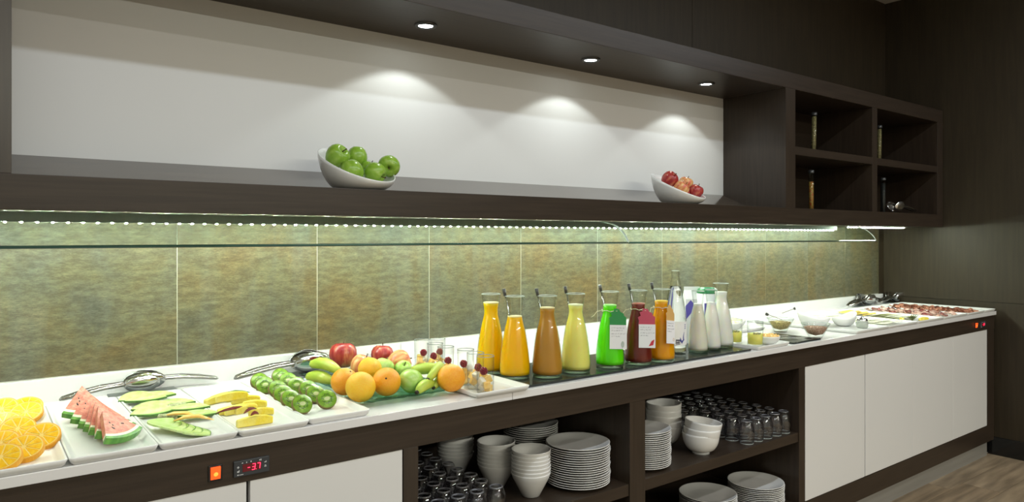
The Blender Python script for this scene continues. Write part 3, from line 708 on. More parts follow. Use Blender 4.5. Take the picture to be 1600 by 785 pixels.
for i, (px, py) in enumerate(ksp):
    p = at(px, py, TB+0.021)
    place_parts('kiwi_slice', KW, (p.x+0.004, p.y+0.004, TB+0.0195), lean(-92+random.uniform(-8, 8), 56), f'{kn[i % 6]} kiwi slice of the row nearer the {"pineapple" if i < 6 else "glass platter"}', 'kiwi slice', 'kiwi slices on the tray')

# ------------------------------------------------------------------ tongs
def tongs_parts():
    """two spoon-ended arms joined at a bent end; heads at local +x, joint at origin side -x"""
    L = 0.155; me = {}
    def arm(s):
        bm = NB()
        tube(bm, [(-L/2-0.004, 0, 0.010), (-L/2, s*0.005, 0.012), (-L/4, s*0.011, 0.020), (0, s*0.012, 0.026), (L/4, s*0.012, 0.028), (L/2-0.03, s*0.012, 0.026)],
             [0.0042, 0.0062, 0.0070, 0.0066, 0.0058, 0.005], 8, (0.9, 0.7))
        return bm
    me['arm_a'] = mesh_of(arm(1), 'arm', 'steel'); me['arm_b'] = mesh_of(arm(-1), 'arm', 'steel')
    def spoon(s):
        bm = NB(); n = 16; rings = []
        for shell in (0, 1):
            for i in range(7):
                f = i/6*PI/2; k = 1-0.06*shell
                rings.append([(0.034*k*math.sin(f)*math.cos(2*PI*q/n)*(1.25 if math.cos(2*PI*q/n) < 0 else 1), 0.024*k*math.sin(f)*math.sin(2*PI*q/n), -0.015*k*math.cos(f)) for q in range(n)])
        order = rings[:7]+rings[7:][::-1]
        vv = [[bm.verts.new(p) for p in r] for r in order]
        for a, b in zip(vv, vv[1:]):
            for q in range(n):
                fce = bm.faces.new((a[q], a[(q+1) % n], b[(q+1) % n], b[q])); fce.smooth = True
        bmesh.ops.remove_doubles(bm, verts=list(bm.verts), dist=1e-5)
        R4 = Matrix.Translation((L/2+0.005, s*0.0125, 0.027)) @ Matrix.Rotation(s*PI/2*0.72, 4, 'X')
        bmesh.ops.transform(bm, matrix=R4, verts=list(bm.verts)); return bm
    me['spoon_a'] = mesh_of(spoon(1), 'spoon', 'chrome'); me['spoon_b'] = mesh_of(spoon(-1), 'spoon', 'chrome')
    return me
TG = tongs_parts()
def tongs(p, rz, label, s=1.0):
    t = empty('serving_tongs', p, rz); t.scale = (s, s, s); tag(t, label, 'tongs', 'steel serving tongs')
    for k, me in TG.items(): obj(k.split('_')[0], me, None, t)
    return t
def rest(x0, x1, y0, y1, label):
    o = boxo('tongs_rest', 'rest_grey', None, x0, x1, y0, y1, CT, CT+0.006, 0.002); tag(o, label, 'rest')
def pair(pxl, pyl, pxr, pyr, zz, l1, l2, lr):
    a = at(pxl, pyl, zz); b = at(pxr, pyr, zz); a.y = b.y = 2.30
    mid = (a.x+b.x)/2; L = (b.x-a.x)
    s = L/2/0.165
    rest(mid-0.09, mid+0.09, 2.245, 2.345, lr)
    tongs(((a.x+mid)/2-0.006, 2.279, CT+0.006), 0.04, l1, s); tongs(((b.x+mid)/2+0.006, 2.318, CT+0.006), PI+0.04, l2, s)
pair(88, 612, 330, 592, CT+0.01, 'steel spoon tongs behind the watermelon, handle toward the oranges', 'steel spoon tongs behind the melon, handle toward the kiwi', 'grey tongs rest behind the watermelon and melon trays')
pair(354, 588, 560, 560, CT+0.01, 'steel spoon tongs behind the kiwi, handle toward the pineapple', 'steel spoon tongs behind the bananas and red apple', 'grey tongs rest behind the kiwi tray')
pair(1296, 479, 1348, 471, CT+0.01, 'steel spoon tongs behind the yellow cheese', 'steel spoon tongs facing the cheese tongs, handle toward the corner', 'grey tongs rest behind the yellow cheese')
pair(1341, 473, 1386, 466, CT+0.01, 'steel spoon tongs behind the pink ham', 'steel spoon tongs in the corner by the dark wall', 'grey tongs rest in the worktop corner')

# ------------------------------------------------------------------ whole fruit
def apple_skin(name, ca, cb, cc):
    m, nt, b = _nt(name)
    tc = nt.nodes.new('ShaderNodeTexCoord'); mp = nt.nodes.new('ShaderNodeMapping'); mp.inputs['Scale'].default_value = (2.2, 2.2, 0.7)
    n1 = nt.nodes.new('ShaderNodeTexNoise'); n1.inputs['Scale'].default_value = 1; n1.inputs['Detail'].default_value = 5
    oi = nt.nodes.new('ShaderNodeObjectInfo'); ad = nt.nodes.new('ShaderNodeVectorMath'); ad.operation = 'ADD'
    nt.links.new(tc.outputs['Object'], mp.inputs[0]); nt.links.new(mp.outputs[0], ad.inputs[0]); nt.links.new(oi.outputs['Random'], ad.inputs[1]); nt.links.new(ad.outputs[0], n1.inputs[0])
    r = nt.nodes.new('ShaderNodeValToRGB'); e = r.color_ramp.elements
    e[0].position = 0.36; e[0].color = (*ca, 1); e[1].position = 0.68; e[1].color = (*cc, 1); x = e.new(0.52); x.color = (*cb, 1)
    nt.links.new(n1.outputs[0], r.inputs[0])
    n2 = nt.nodes.new('ShaderNodeTexNoise'); n2.inputs['Scale'].default_value = 40; n2.inputs['Detail'].default_value = 1
    r2 = nt.nodes.new('ShaderNodeValToRGB'); r2.color_ramp.elements[0].position = 0.70; r2.color_ramp.elements[1].position = 0.80; r2.color_ramp.elements[1].color = (0.4, 0.4, 0.4, 1)
    nt.links.new(tc.outputs['Object'], n2.inputs[0]); nt.links.new(n2.outputs[0], r2.inputs[0])
    mx = nt.nodes.new('ShaderNodeMix'); mx.data_type = 'RGBA'; mx.inputs[7].default_value = (cc[0], cc[1], cc[2], 1)
    nt.links.new(r2.outputs[0], mx.inputs[0]); nt.links.new(r.outputs[0], mx.inputs[6]); nt.links.new(mx.outputs[2], b.inputs['Base Color'])
    b.inputs['Roughness'].default_value = 0.24
apple_skin('apple_red', (0.30, 0.022, 0.025), (0.42, 0.05, 0.045), (0.60, 0.20, 0.10))
apple_skin('apple_pink', (0.62, 0.13, 0.07), (0.76, 0.36, 0.14), (0.84, 0.62, 0.28))
apple_skin('apple_green', (0.22, 0.40, 0.035), (0.27, 0.46, 0.05), (0.36, 0.54, 0.10))
apple_skin('apple_lime', (0.36, 0.60, 0.10), (0.44, 0.66, 0.16), (0.56, 0.74, 0.26))
mat('stem', (0.07, 0.04, 0.015), 0.8, var=0.3)
mat('orange_peel', (0.90, 0.33, 0.008), 0.36, col2=(0.93, 0.42, 0.02), vscale=(12, 12, 12), bump=0.35, bscale=420)
mat('orange_peel_yellow', (0.93, 0.48, 0.015), 0.36, col2=(0.93, 0.56, 0.03), vscale=(12, 12, 12), bump=0.35, bscale=420)
mat('banana_green', (0.50, 0.58, 0.08), 0.4, col2=(0.36, 0.52, 0.05), vscale=(16, 16, 16))
mat('banana_tip', (0.03, 0.022, 0.012), 0.7, var=0.3)
def apple_mesh(m):
    bm = NB(); pr = [(0, -0.80), (0.10, -0.84), (0.24, -0.90), (0.45, -0.86), (0.72, -0.66), (0.92, -0.30), (1.0, 0.08), (0.97, 0.42), (0.82, 0.72), (0.58, 0.90), (0.36, 0.92), (0.20, 0.82), (0.09, 0.66), (0, 0.58)]
    vs = lathe(bm, pr, 32)
    for v in vs:
        a = math.atan2(v.co.y, v.co.x); k = 1+0.025*math.cos(5*a)*max(0, -v.co.z)+0.02*math.cos(2*a+1); v.co.x *= k; v.co.y *= k
    return mesh_of(bm, 'apple', m)
AM = {m: apple_mesh(m) for m in ('apple_red', 'apple_pink', 'apple_green', 'apple_lime')}
bm = NB(); tube(bm, [(0, 0, 0.58), (0.03, 0, 0.85), (0.12, 0.03, 1.18)], [0.045, 0.04, 0.06], 6); SM = mesh_of(bm, 'stem', 'stem')
bm = NB(); lathe(bm, [(0, -0.86), (0.10, -0.87), (0.13, -0.83), (0.05, -0.80)], 8); CM = mesh_of(bm, 'calyx', 'stem')
def apple(p, r, m, rot, label, group):
    o = obj('apple', AM[m], None, None, p, rot); o.scale = (r, r, r); tag(o, label, 'apple', group)
    obj('stem', SM, None, o); obj('calyx', CM, None, o); return o
def orange(p, r, m, rot, label):
    bm = NB(); pr = [(0, -0.95)]+[(math.sin(a)*1.0, -math.cos(a)*0.965) for a in [PI*k/16 for k in range(1, 16)]]+[(0.06, 0.93), (0, 0.92)]
    lathe(bm, pr, 32); o = obj('orange', bm, m, None, p, rot); o.scale = (r, r, r); tag(o, label, 'orange', 'oranges on the glass platter')
    bm = NB(); lathe(bm, [(0.07, 0.935), (0.05, 0.97), (0, 0.965)], 8); obj('stem_button', bm, 'stem', o)
def dirv(px, py):  # unit-depth ray scaled so forward component is 1
    return ray(px, py)
def along(px, py, depth):
    d = ray(px, py); return Vector((d.x*depth, d.y*depth, CAM_Z+d.z*depth))
# glass platter
bm = NB(); PX0, PX1, PY0, PY1 = 0.835, 1.128, 1.742, 2.225
nx, ny = 22, 30
def pz(i, j):
    e = min(i, nx-i, j, ny-j); base = 0.004 if e > 1 else (0.010 if e == 1 else 0.017)
    return base+random.uniform(-0.0014, 0.0014)
grid = [[bm.verts.new((PX0+(PX1-PX0)*i/nx-(PX0+PX1)/2, PY0+(PY1-PY0)*j/ny-(PY0+PY1)/2, pz(i, j))) for j in range(ny+1)] for i in range(nx+1)]
for i in range(nx):
    for j in range(ny): bm.faces.new((grid[i][j], grid[i+1][j], grid[i+1][j+1], grid[i][j+1]))
bmesh.ops.solidify(bm, geom=list(bm.faces), thickness=0.006)
o = obj('glass_platter', bm, 'platter_glass', None, ((PX0+PX1)/2, (PY0+PY1)/2, CT+0.0035)); tag(o, 'rippled green glass platter under the whole fruit', 'platter')
PZ = CT+0.010
def on_platter(px, py, r, lift=0):
    return at(px, py, PZ+r*0.93+lift)
G = 'fruit on the glass platter'
orange(on_platter(538.6, 597, 0.0395), 0.0395, 'orange_peel', (0.5, 0.3, 0), 'orange nearest the green bananas')
orange(on_platter(563.4, 605, 0.0415), 0.0415, 'orange_peel_yellow', (-2.0, 0.6, 0), 'bright orange at the front corner of the platter')
orange(on_platter(604, 597, 0.0405), 0.0405, 'orange_peel', (0.9, -0.8, 0), 'orange between the front orange and green apple')
orange(at(578, 577, PZ+0.056), 0.0355, 'orange_peel_yellow', (0.3, 0.5, 1), 'yellow-orange fruit heaped behind the front oranges')
orange(on_platter(705, 591, 0.0415), 0.0415, 'orange_peel', (-0.35, 0.2, 0), 'deep orange with a stem button beside the fruit glasses')
apple(on_platter(641, 595, 0.0345), 0.035, 'apple_lime', (PI*0.62, 0.1, 0.5), 'pale green apple beside the bananas', G)
apple(at(536, 556, PZ+0.072), 0.0425, 'apple_red', (-0.1, 0.06, 0), 'big red apple on top of the bananas', G)
apple(at(566, 574, PZ+0.052), 0.037, 'apple_pink', (0.3, 0.2, 0.5), 'pinkish apple between big red apple and oranges', G)
apple(at(597, 557, PZ+0.050), 0.038, 'apple_red', (0.1, 0.15, 1.2), 'red apple at the back of the platter', G)
apple(at(623, 567, PZ+0.045), 0.0385, 'apple_pink', (0.4, 1.2, 0.2), 'yellow and pink apple lying on its side', G)
apple(at(599, 577, PZ+0.036), 0.033, 'apple_lime', (0.4, 0.3, 1.2), 'pale green apple hidden behind the oranges', G)
apple(at(630, 578, PZ+0.030), 0.0275, 'apple_lime', (0.6, -0.3, 0.2), 'small pale green apple behind the front green apple', G)
def banana(p0, p1, bow, r, label, tip=True):
    """from stem end p0 to tip p1, bow = sideways bend vector"""
    p0, p1, bow = Vector(p0), Vector(p1), Vector(bow); n = 12; O = p0.lerp(p1, 0.5)
    pts = [p0.lerp(p1, k/n)+bow*math.sin(PI*k/n)-O for k in range(n+1)]
    rad = [r*(0.30+0.70*min(1, math.sin(PI*min(1, (k/n)*0.86+0.10))**0.55)) for k in range(n+1)]; rad[0] = r*0.42; rad[-1] = r*0.42
    bm = NB(); tube(bm, pts, rad, 7)
    o = obj('banana', bm, 'banana_green', None, O); tag(o, label, 'banana', 'small green bananas on the platter')
    bm = NB(); d = (pts[-1]-pts[-2]).normalized(); tube(bm, [pts[-1]-d*0.004, pts[-1]+d*0.006], [r*0.46, r*0.34], 7); obj('tip', bm, 'banana_tip', o)
def bpx(px, py, z): return at(px, py, PZ+z)
banana(bpx(486, 570, 0.060), bpx(531, 581, 0.052), (0, 0.0, 0.012), 0.0185, 'green banana on top of another, under the big apple')
banana(bpx(480, 590, 0.022), bpx(520, 597, 0.020), (0, 0, 0.008), 0.019, 'green banana at the platter corner beside the kiwi')
banana(bpx(642, 580, 0.035), bpx(688, 577, 0.045), (0, -0.01, 0.006), 0.018, 'green banana lying across behind the green apple')
banana(bpx(686, 571, 0.062), bpx(669, 593, 0.040), (0.012, -0.006, 0.010), 0.016, 'green banana hanging down with dark tip')
banana(bpx(676, 600, 0.022), bpx(652, 613, 0.014), (0.0, 0.0, 0.008), 0.0165, 'small banana at the platter front with dark tip')
banana(bpx(690, 590, 0.03), bpx(678, 606, 0.014), (0.004, 0, 0.004), 0.013, 'small banana tucked against the deep orange')

# ------------------------------------------------------------------ slanted bowls with apples on the ledge
def slant_bowl(p, label):
    bm = NB(); n = 48; hi_dir = math.atan2(0.80*FX+0.60*FY, -0.80*FY+0.60*FX)   # high side toward the end wall of the niche
    def ringp(s, off):
        out = []
        for k in range(n):
            a = 2*PI*k/n; c = math.cos(a-hi_dir)
            H = 0.083+0.060*c+0.004*c*c; R = 0.122+0.010*c
            r = 0.050+(R-0.050)*math.sin(s*PI/2)**0.9; z = H*(1-math.cos(s*PI/2)**1.15)
            r0 = 0.046*(s*8) if s < 0.125 and False else r
            out.append(((r0-off)*math.cos(a)+0.012*c*0, (r0-off)*math.sin(a), z+off*(1.0 if s < 0.3 else 0.3)*(1 if s < 0.999 else 0)))
        return out
    ss = [0, .08, .18, .3, .42, .55, .68, .8, .9, 1.0]
    R = [[bm.verts.new(q) for q in ringp(s, 0)] for s in ss]+[[bm.verts.new(q) for q in ringp(s, 0.004)] for s in ss[::-1]]
    for a, b in zip(R, R[1:]):
        for k in range(n):
            f = bm.faces.new((a[k], a[(k+1) % n], b[(k+1) % n], b[k])); f.smooth = True
    bm.faces.new(R[0][::-1]); bm.faces.new(R[-1])
    o = obj('slanted_bowl', bm, 'porcelain', None, p); tag(o, label, 'bowl', 'slanted bowls on the ledge'); return o
b1 = atY(561, 297, 2.10); b2 = atY(1063, 322, 2.10)
slant_bowl((b1.x, 2.10, UL), 'white slant-rimmed bowl heaped with green apples')
slant_bowl((b2.x, 2.10, UL), 'white slant-rimmed bowl heaped with red apples')
for px, py, Y, r, rot, lb in ((526.6, 245, 2.13, 0.0375, (0.9, 0.5, 0), 'green apple highest against the tall bowl rim'), (558, 244, 2.16, 0.034, (PI, 0.1, 0), 'green apple at the back of the slanted bowl'),
                             (549.5, 267, 2.075, 0.037, (PI*0.8, 0.1, 0), 'green apple low in the middle of the bowl'), (585, 270, 2.07, 0.0355, (PI*0.7, -0.6, 0.3), 'green apple at the low front of the bowl'),
                             (576, 265, 2.135, 0.027, (0.2, 0.3, 0), 'green apple mostly hidden between the others'), (608, 259, 2.10, 0.036, (PI*0.62, 0.1, -0.5), 'green apple resting on the low rim, calyx showing')):
    apple(atY(px, py, Y), r, 'apple_green', rot, lb, 'green apples in the slanted bowl')
for px, py, Y, r, m, rot, lb in ((1046, 281, 2.12, 0.037, 'apple_red', (0.9, 0.2, 0), 'dark red apple highest against the tall bowl rim'), (1071, 288, 2.14, 0.034, 'apple_pink', (0.3, 0.2, 0), 'orange-red apple at the back of the bowl'),
                                 (1064, 295, 2.07, 0.034, 'apple_pink', (0.7, 0.4, 0), 'yellowish apple low in the middle of the bowl'), (1087, 300, 2.09, 0.034, 'apple_red', (0.4, -0.3, 1), 'red apple resting against the low rim'),
                                 (1068, 302, 2.12, 0.027, 'apple_red', (0.4, -0.3, 2), 'red apple at the bottom of the bowl')):
    apple(atY(px, py, Y), r, m, rot, lb, 'red apples in the slanted bowl')

# ------------------------------------------------------------------ fruit glasses on their tray
tray(1.138, 1.334, 1.655, 2.16, 'white tray carrying small glasses of fruit salad', z=CT)
mat('cup_rim', (0.34, 0.37, 0.36), 0.1, spec=0.9, var=0.4, vscale=(80, 80, 80))
bm = NB(); Hc = 0.108
lathe(bm, [(0.0, 0), (0.0235, 0.0), (0.0245, 0.003), (0.0262, Hc)], 28); CUP = mesh_of(bm, 'fruit_glass', 'cup_glass')
bm = NB(); lathe(bm, [(0.0250, Hc-0.0012), (0.0250, Hc+0.0006), (0.0264, Hc+0.0006), (0.0264, Hc-0.0012)], 28); RIM = mesh_of(bm, 'rim', 'cup_rim')
mat('peach', (0.97, 0.62, 0.16), 0.25, col2=(0.98, 0.76, 0.36), vscale=(50, 50, 50), sss=0.2)
mat('white_melon', (0.93, 0.90, 0.76), 0.3, var=0.08, sss=0.2)
mat('raspberry', (0.28, 0.01, 0.03), 0.35, var=0.35, vscale=(200, 200, 200))
bm = NB(); box(bm, -0.010, 0.010, -0.010, 0.010, -0.0095, 0.0095); bevel(bm, 0.003, 2); CUB = {m: None for m in ('peach', 'white_melon')}
base = mesh_of(bm, 'fruit_cube', 'peach'); CUB['peach'] = base; c2 = base.copy(); c2.materials[0] = M('white_melon'); CUB['white_melon'] = c2
bm = NB()
for i in range(7):
    th_ = PI*(i+0.5)/7; nn = max(3, int(9*math.sin(th_)))
    for q in range(nn):
        a = 2*PI*(q+0.5*(i % 2))/nn; c_ = Vector((0.0085*math.sin(th_)*math.cos(a), 0.0085*math.sin(th_)*math.sin(a), 0.009*math.cos(th_)))
        bmesh.ops.create_icosphere(bm, subdivisions=1, radius=0.0034, matrix=Matrix.Translation(c_))
bmesh.ops.create_icosphere(bm, subdivisions=1, radius=0.0088)
RASP = mesh_of(bm, 'raspberry', 'raspberry')
cups = [(1.212, 2.085, 'nearest the upstand'), (1.203, 1.985, 'second from the upstand'), (1.262, 2.065, 'back corner by the orange juice'), (1.194, 1.905, 'third from the upstand'), (1.214, 1.822, 'fourth from the upstand'), (1.203, 1.752, 'second from the tray front'), (1.194, 1.688, 'at the tray front')]
for i, (x, y, lb) in enumerate(cups):
    y = y+0.004
    o = obj('fruit_glass', CUP, None, None, (x, y, TB+0.0005)); tag(o, 'small straight fruit salad glass ' + lb, 'glass', 'fruit salad glasses')
    obj('rim', RIM, None, o)
    lv = 0.014
    for q in range(7):
        a = q*2.4+i; rr = 0.0095
        m = 'peach' if (q+i) % 5 != 0 else 'white_melon'
        if i == 6 and q < 4: m = 'white_melon' if q % 2 else 'peach'
        c_ = obj('fruit_cube', CUB[m], None, None, (x+rr*math.cos(a), y+rr*math.sin(a), TB+lv+q*0.0055), (random.random()*3, random.random()*3, random.random()*3)); c_.scale = (1.0,)*3
        tag(c_, ('peach-coloured' if m == 'peach' else 'whitish') + ' fruit cube in the fruit glass ' + lb, 'fruit cube', 'fruit cubes in the glass ' + lb)
    a = random.random()*6
    rp = obj('raspberry', RASP, None, None, (x+0.009*math.cos(a), y+0.009*math.sin(a), TB+lv+0.0515), (0.5, 0.3, a)); rp.scale = (1.05,)*3
    tag(rp, 'dark raspberry on top in the fruit glass ' + lb, 'raspberry', 'raspberries topping the fruit glasses')

# ------------------------------------------------------------------ juice carafes
sl = boxo('slate_board', 'slate', None, 1.338, 2.505, 1.688, 1.985, CT, CT+0.008, 0.0015); tag(sl, 'long dark slate board under the juice carafes', 'board')
ZS = CT+0.008
CPROF = [(0.046, 0.0), (0.0490, 0.006), (0.0500, 0.030), (0.0490, 0.050), (0.0440, 0.095), (0.0355, 0.148), (0.0275, 0.182), (0.0245, 0.200), (0.0250, 0.212), (0.0285, 0.238), (0.0320, 0.262)]
def prof_r(pr, z):
    for (r0, z0), (r1, z1) in zip(pr, pr[1:]):
        if z0 <= z <= z1: return r0+(r1-r0)*(z-z0)/(z1-z0)
    return pr[-1][0]
def spl(pr, n=4): return smooth_prof(pr, n)
def carafe_mesh(s, sr):
    pr = [(r*sr, z*s) for r, z in spl(CPROF)]
    bm = NB(); lathe(bm, [(0, 0.0)]+pr, 36); return mesh_of(bm, 'carafe', 'clear_glass')
def liquid_mesh(s, sr, level, m, name='juice'):
    pr = spl(CPROF); zs = [0.0125+(level-0.0125)*k/18 for k in range(19)]
    bm = NB(); lathe(bm, [(0, 0.0125*s)]+[((prof_r(pr, z)-0.0020)*sr, z*s) for z in zs]+[(0, level*s)], 36)
    return mesh_of(bm, name, m)
def foam_mesh(s, sr, level, m):
    pr = spl(CPROF); bm = NB(); r0 = (prof_r(pr, level)-0.0019)*sr
    lathe(bm, [(r0, level*s-0.0005), (r0, level*s+0.0025), (0, level*s+0.003)], 36); return mesh_of(bm, 'foam', m)
CAR = {(1, 1): carafe_mesh(1, 1), (0.92, 0.76): carafe_mesh(0.92, 0.76)}
def rim_mesh(s, sr):
    r, z = CPROF[-1]; r *= sr; z *= s
    bm = NB(); lathe(bm, [(r-0.0018, z-0.001), (r-0.0018, z+0.0012), (r+0.0004, z+0.0012), (r+0.0004, z-0.001)], 36); return mesh_of(bm, 'rim', 'glass_edge_light')
CRIM = {k: rim_mesh(*k) for k in CAR}
glass('base_glass', (0.80, 0.90, 0.78), (0.55, 0.70, 0.52), 1.9, 0.05, 0.4)
def base_mesh(s, sr):
    bm = NB(); lathe(bm, [(0.0, 0.0005), (0.043*sr, 0.0005), (0.0462*sr, 0.003), (0.0475*sr, 0.008), (0.044*sr, 0.0112), (0.0, 0.0115)], 36); return mesh_of(bm, 'base', 'base_glass')
CBASE = {k: base_mesh(*k) for k in CAR}
def jm(name, c, foam):
    mat(name, c, 0.25, spec=0.3, var=0.06, vscale=(6, 6, 14), sss=0.8); mat(name+'_foam', foam, 0.6, var=0.05)
jm('juice_orange', (0.99, 0.60, 0.0), (0.95, 0.80, 0.40)); jm('juice_orange2', (0.98, 0.52, 0.0), (0.95, 0.80, 0.40))
jm('juice_brown', (0.50, 0.25, 0.03), (0.75, 0.62, 0.30)); jm('juice_pale', (0.84, 0.80, 0.20), (0.86, 0.88, 0.50))
jm('juice_green', (0.12, 0.80, 0.002), (0.35, 0.85, 0.20)); jm('juice_red', (0.16, 0.018, 0.010), (0.45, 0.12, 0.08)); jm('juice_amber', (0.82, 0.36, 0.002), (0.95, 0.62, 0.05))
jm('milk', (0.82, 0.82, 0.77), (0.86, 0.86, 0.82)); jm('milk_cream', (0.76, 0.74, 0.64), (0.82, 0.80, 0.72))
bm = NB(); tube(bm, [(0.018, 0, 0.016), (-0.032, 0, 0.270)], 0.0022, 8); STK = mesh_of(bm, 'rod', 'steel')
bm = NB(); tube(bm, [(-0.0315, 0, 0.262), (-0.0358, 0, 0.286)], [0.0052, 0.0062], 10); CAP = mesh_of(bm, 'cap', 'dark_metal')
CB = [(1.385, 1.930), (1.395, 1.812), (1.488, 1.760), (1.617, 1.765), (1.774, 1.760), (1.897, 1.740), (2.006, 1.728)]
cols_ = [('juice_orange', 0.232, 'carafe of bright orange juice behind another by the fruit glasses', False), ('juice_orange2', 0.196, 'carafe of orange juice next to the brownish juice', True), ('juice_brown', 0.222, 'carafe of brownish amber juice', True),
         ('juice_pale', 0.224, 'carafe of pale yellow juice', True), ('juice_green', 0.214, 'carafe of vivid green drink with green tag', True), ('juice_red', 0.214, 'carafe of dark red juice with pink tag', True), ('juice_amber', 0.218, 'carafe of orange-yellow juice with tan tag', True)]
stir_dir = math.atan2(-FX, FY)      # local +x to picture right
for (x, y), (m, lv, lb, st) in zip(CB, cols_):
    zz = ZS
    o = obj('juice_carafe', CAR[(1, 1)], None, None, (x, y, zz)); tag(o, lb, 'carafe', 'juice carafes in a row')
    obj('rim', CRIM[(1, 1)], None, o); obj('base', CBASE[(1, 1)], None, o)
    lq = obj('juice', liquid_mesh(1, 1, lv, m), None, o); obj('foam', foam_mesh(1, 1, lv, m+'_foam'), None, o)
    if st:
        t = empty('stirrer', (x, y, zz), stir_dir+random.uniform(-.2, .2)); tag(t, 'thin steel stirrer standing in the ' + lb.split(' next')[0].split(' with')[0], 'stirrer', 'stirrers in the carafes')
        obj('rod', STK, None, t); obj('cap', CAP, None, t)
for (x, y), (s, sr), m, lb in (((2.265, 1.765), (0.92, 0.76), 'milk_cream', 'slim carafe of creamy milk next to the water bottle'), ((2.358, 1.772), (0.92, 0.76), 'milk', 'slim carafe of white milk between two milk carafes'), ((2.452, 1.795), (1, 1), 'milk', 'large carafe of white milk at the slate board end')):
    o = obj('milk_carafe', CAR[(s, sr)], None, None, (x, y, ZS)); tag(o, lb, 'carafe', 'milk carafes')
    obj('rim', CRIM[(s, sr)], None, o); obj('base', CBASE[(s, sr)], None, o); lv = 0.225 if s == 1 else 0.205
    obj('milk', liquid_mesh(s, sr, lv, m, 'milk'), None, o); obj('foam', foam_mesh(s, sr, lv, m+'_foam'), None, o)

# hand-written paper tags tied to three carafes
mat('paper', (0.80, 0.80, 0.83), 0.8, var=0.03); mat('card_green', (0.03, 0.26, 0.07), 0.7, var=0.08); mat('card_pink', (0.52, 0.07, 0.12), 0.7, var=0.08); mat('card_tan', (0.66, 0.40, 0.13), 0.7, var=0.08)
mat('ink', (0.05, 0.05, 0.08), 0.7, var=0.1); mat('string', (0.75, 0.68, 0.48), 0.9, var=0.2); mat('ink_green', (0.05, 0.25, 0.08), 0.7, var=0.1); mat('ink_red', (0.55, 0.03, 0.06), 0.7, var=0.1)
def tagcard(ci, px, py, m, roll, label, mark, yaw=0):
    x, y = CB[ci]; r = 0.056
    d = Vector((-FX, -FY, 0)); q = Vector((x, y, 0))+d*r
    p = atY(px, py, q.y); 
    t = empty('paper_tag', p); t.rotation_euler = (Matrix.Rotation(stir_dir+math.radians(yaw), 4, 'Z') @ Matrix.Rotation(math.radians(roll), 4, 'Y') @ Matrix.Rotation(math.radians(-4), 4, 'X')).to_euler()
    tag(t, label, 'tag', 'tags tied to the carafes')
    out = [(-0.029, 0.0), (0.030, 0.0), (0.030, 0.030), (0.022, 0.036), (0.020, 0.044), (0.010, 0.048), (0.004, 0.058), (-0.012, 0.060), (-0.014, 0.050), (-0.024, 0.046), (-0.020, 0.034), (-0.030, 0.028), (-0.026, 0.016)]
    bm = NB(); prism(bm, out, -0.0006, 0.0006, M4=Matrix.Rotation(PI/2, 4, 'X')); obj('card', bm, m, t)
    bm = NB(); box(bm, -0.027, 0.0315, -0.0022, -0.0010, -0.078, 0.004); obj('paper_note', bm, 'paper', t)
    bm = NB()
    for li, (z, x1) in enumerate(((-0.006, 0.020), (-0.015, 0.015), (-0.026, 0.022), (-0.035, 0.004))):
        X = -0.021
        while X < x1:
            wdt = random.uniform(0.004, 0.010); prev = None; pts = []
            for k in range(int(wdt/0.0009)): pts.append((X+k*0.0009, -0.0026, z+random.uniform(-0.0016, 0.0016)))
            if len(pts) > 1: tube(bm, pts, 0.00032, 4)
            X += wdt+0.0022
    obj('handwriting', bm, 'ink', t)
    bm = NB()
    if mark == 'arcs':
        for rr in (0.004, 0.008, 0.012): tube(bm, [(0.010+rr*math.cos(a), -0.0026, -0.062+rr*math.sin(a)) for a in [(-60+20*k)*PI/180 for k in range(7)]], 0.0007, 4)
        mk = 'ink_green'
    elif mark == 'leaf':
        prism(bm, [(0.008, -0.072), (0.024, -0.068), (0.028, -0.048), (0.018, -0.054)], 0.0022, 0.0028, M4=Matrix.Rotation(PI/2, 4, 'X')); mk = 'ink_red'
    else:
        tube(bm, [(0.022+0.004*math.cos(a), -0.0026, -0.064+0.006*math.sin(a)) for a in [2*PI*k/10 for k in range(11)]], 0.0006, 4); mk = 'card_tan'
    obj('drawn_mark', bm, mk, t)
    # string round the neck with a loose bow
    bm = NB(); N = 14
    cx_ = Vector((x, y, ZS+0.196))-p; rr = 0.0275
    inv = t.rotation_euler.to_matrix().inverted()
    tube(bm, [inv @ (cx_+Vector((rr*math.cos(2*PI*k/N), rr*math.sin(2*PI*k/N), 0.003*math.sin(4*k)))) for k in range(N+1)], 0.0011, 5)
    neck = inv @ (cx_+d*rr)
    tube(bm, [neck, (neck+Vector((0, -0.0024, 0.05)))*0.5, Vector((-0.002, -0.0024, 0.052))], 0.0009, 5)
    side = inv @ (cx_+Vector((-FY, FX, 0))*0.03)
    tube(bm, [side, side+Vector((-0.015, 0, -0.004)), side+Vector((-0.026, -0.004, -0.018)), side+Vector((-0.036, -0.006, -0.024))], 0.0009, 5)
    obj('string', bm, 'string', t)
tagcard(4, 965, 510, 'card_green', 1, 'green card tag with hand-written note on the green drink', 'arcs')
tagcard(5, 1010, 509, 'card_pink', 1, 'pink card tag with hand-written note on the red juice', 'leaf')
tagcard(6, 1047, 503, 'card_tan', 8, 'tan card tag with hand-written note, hanging askew', 'ring', 48)

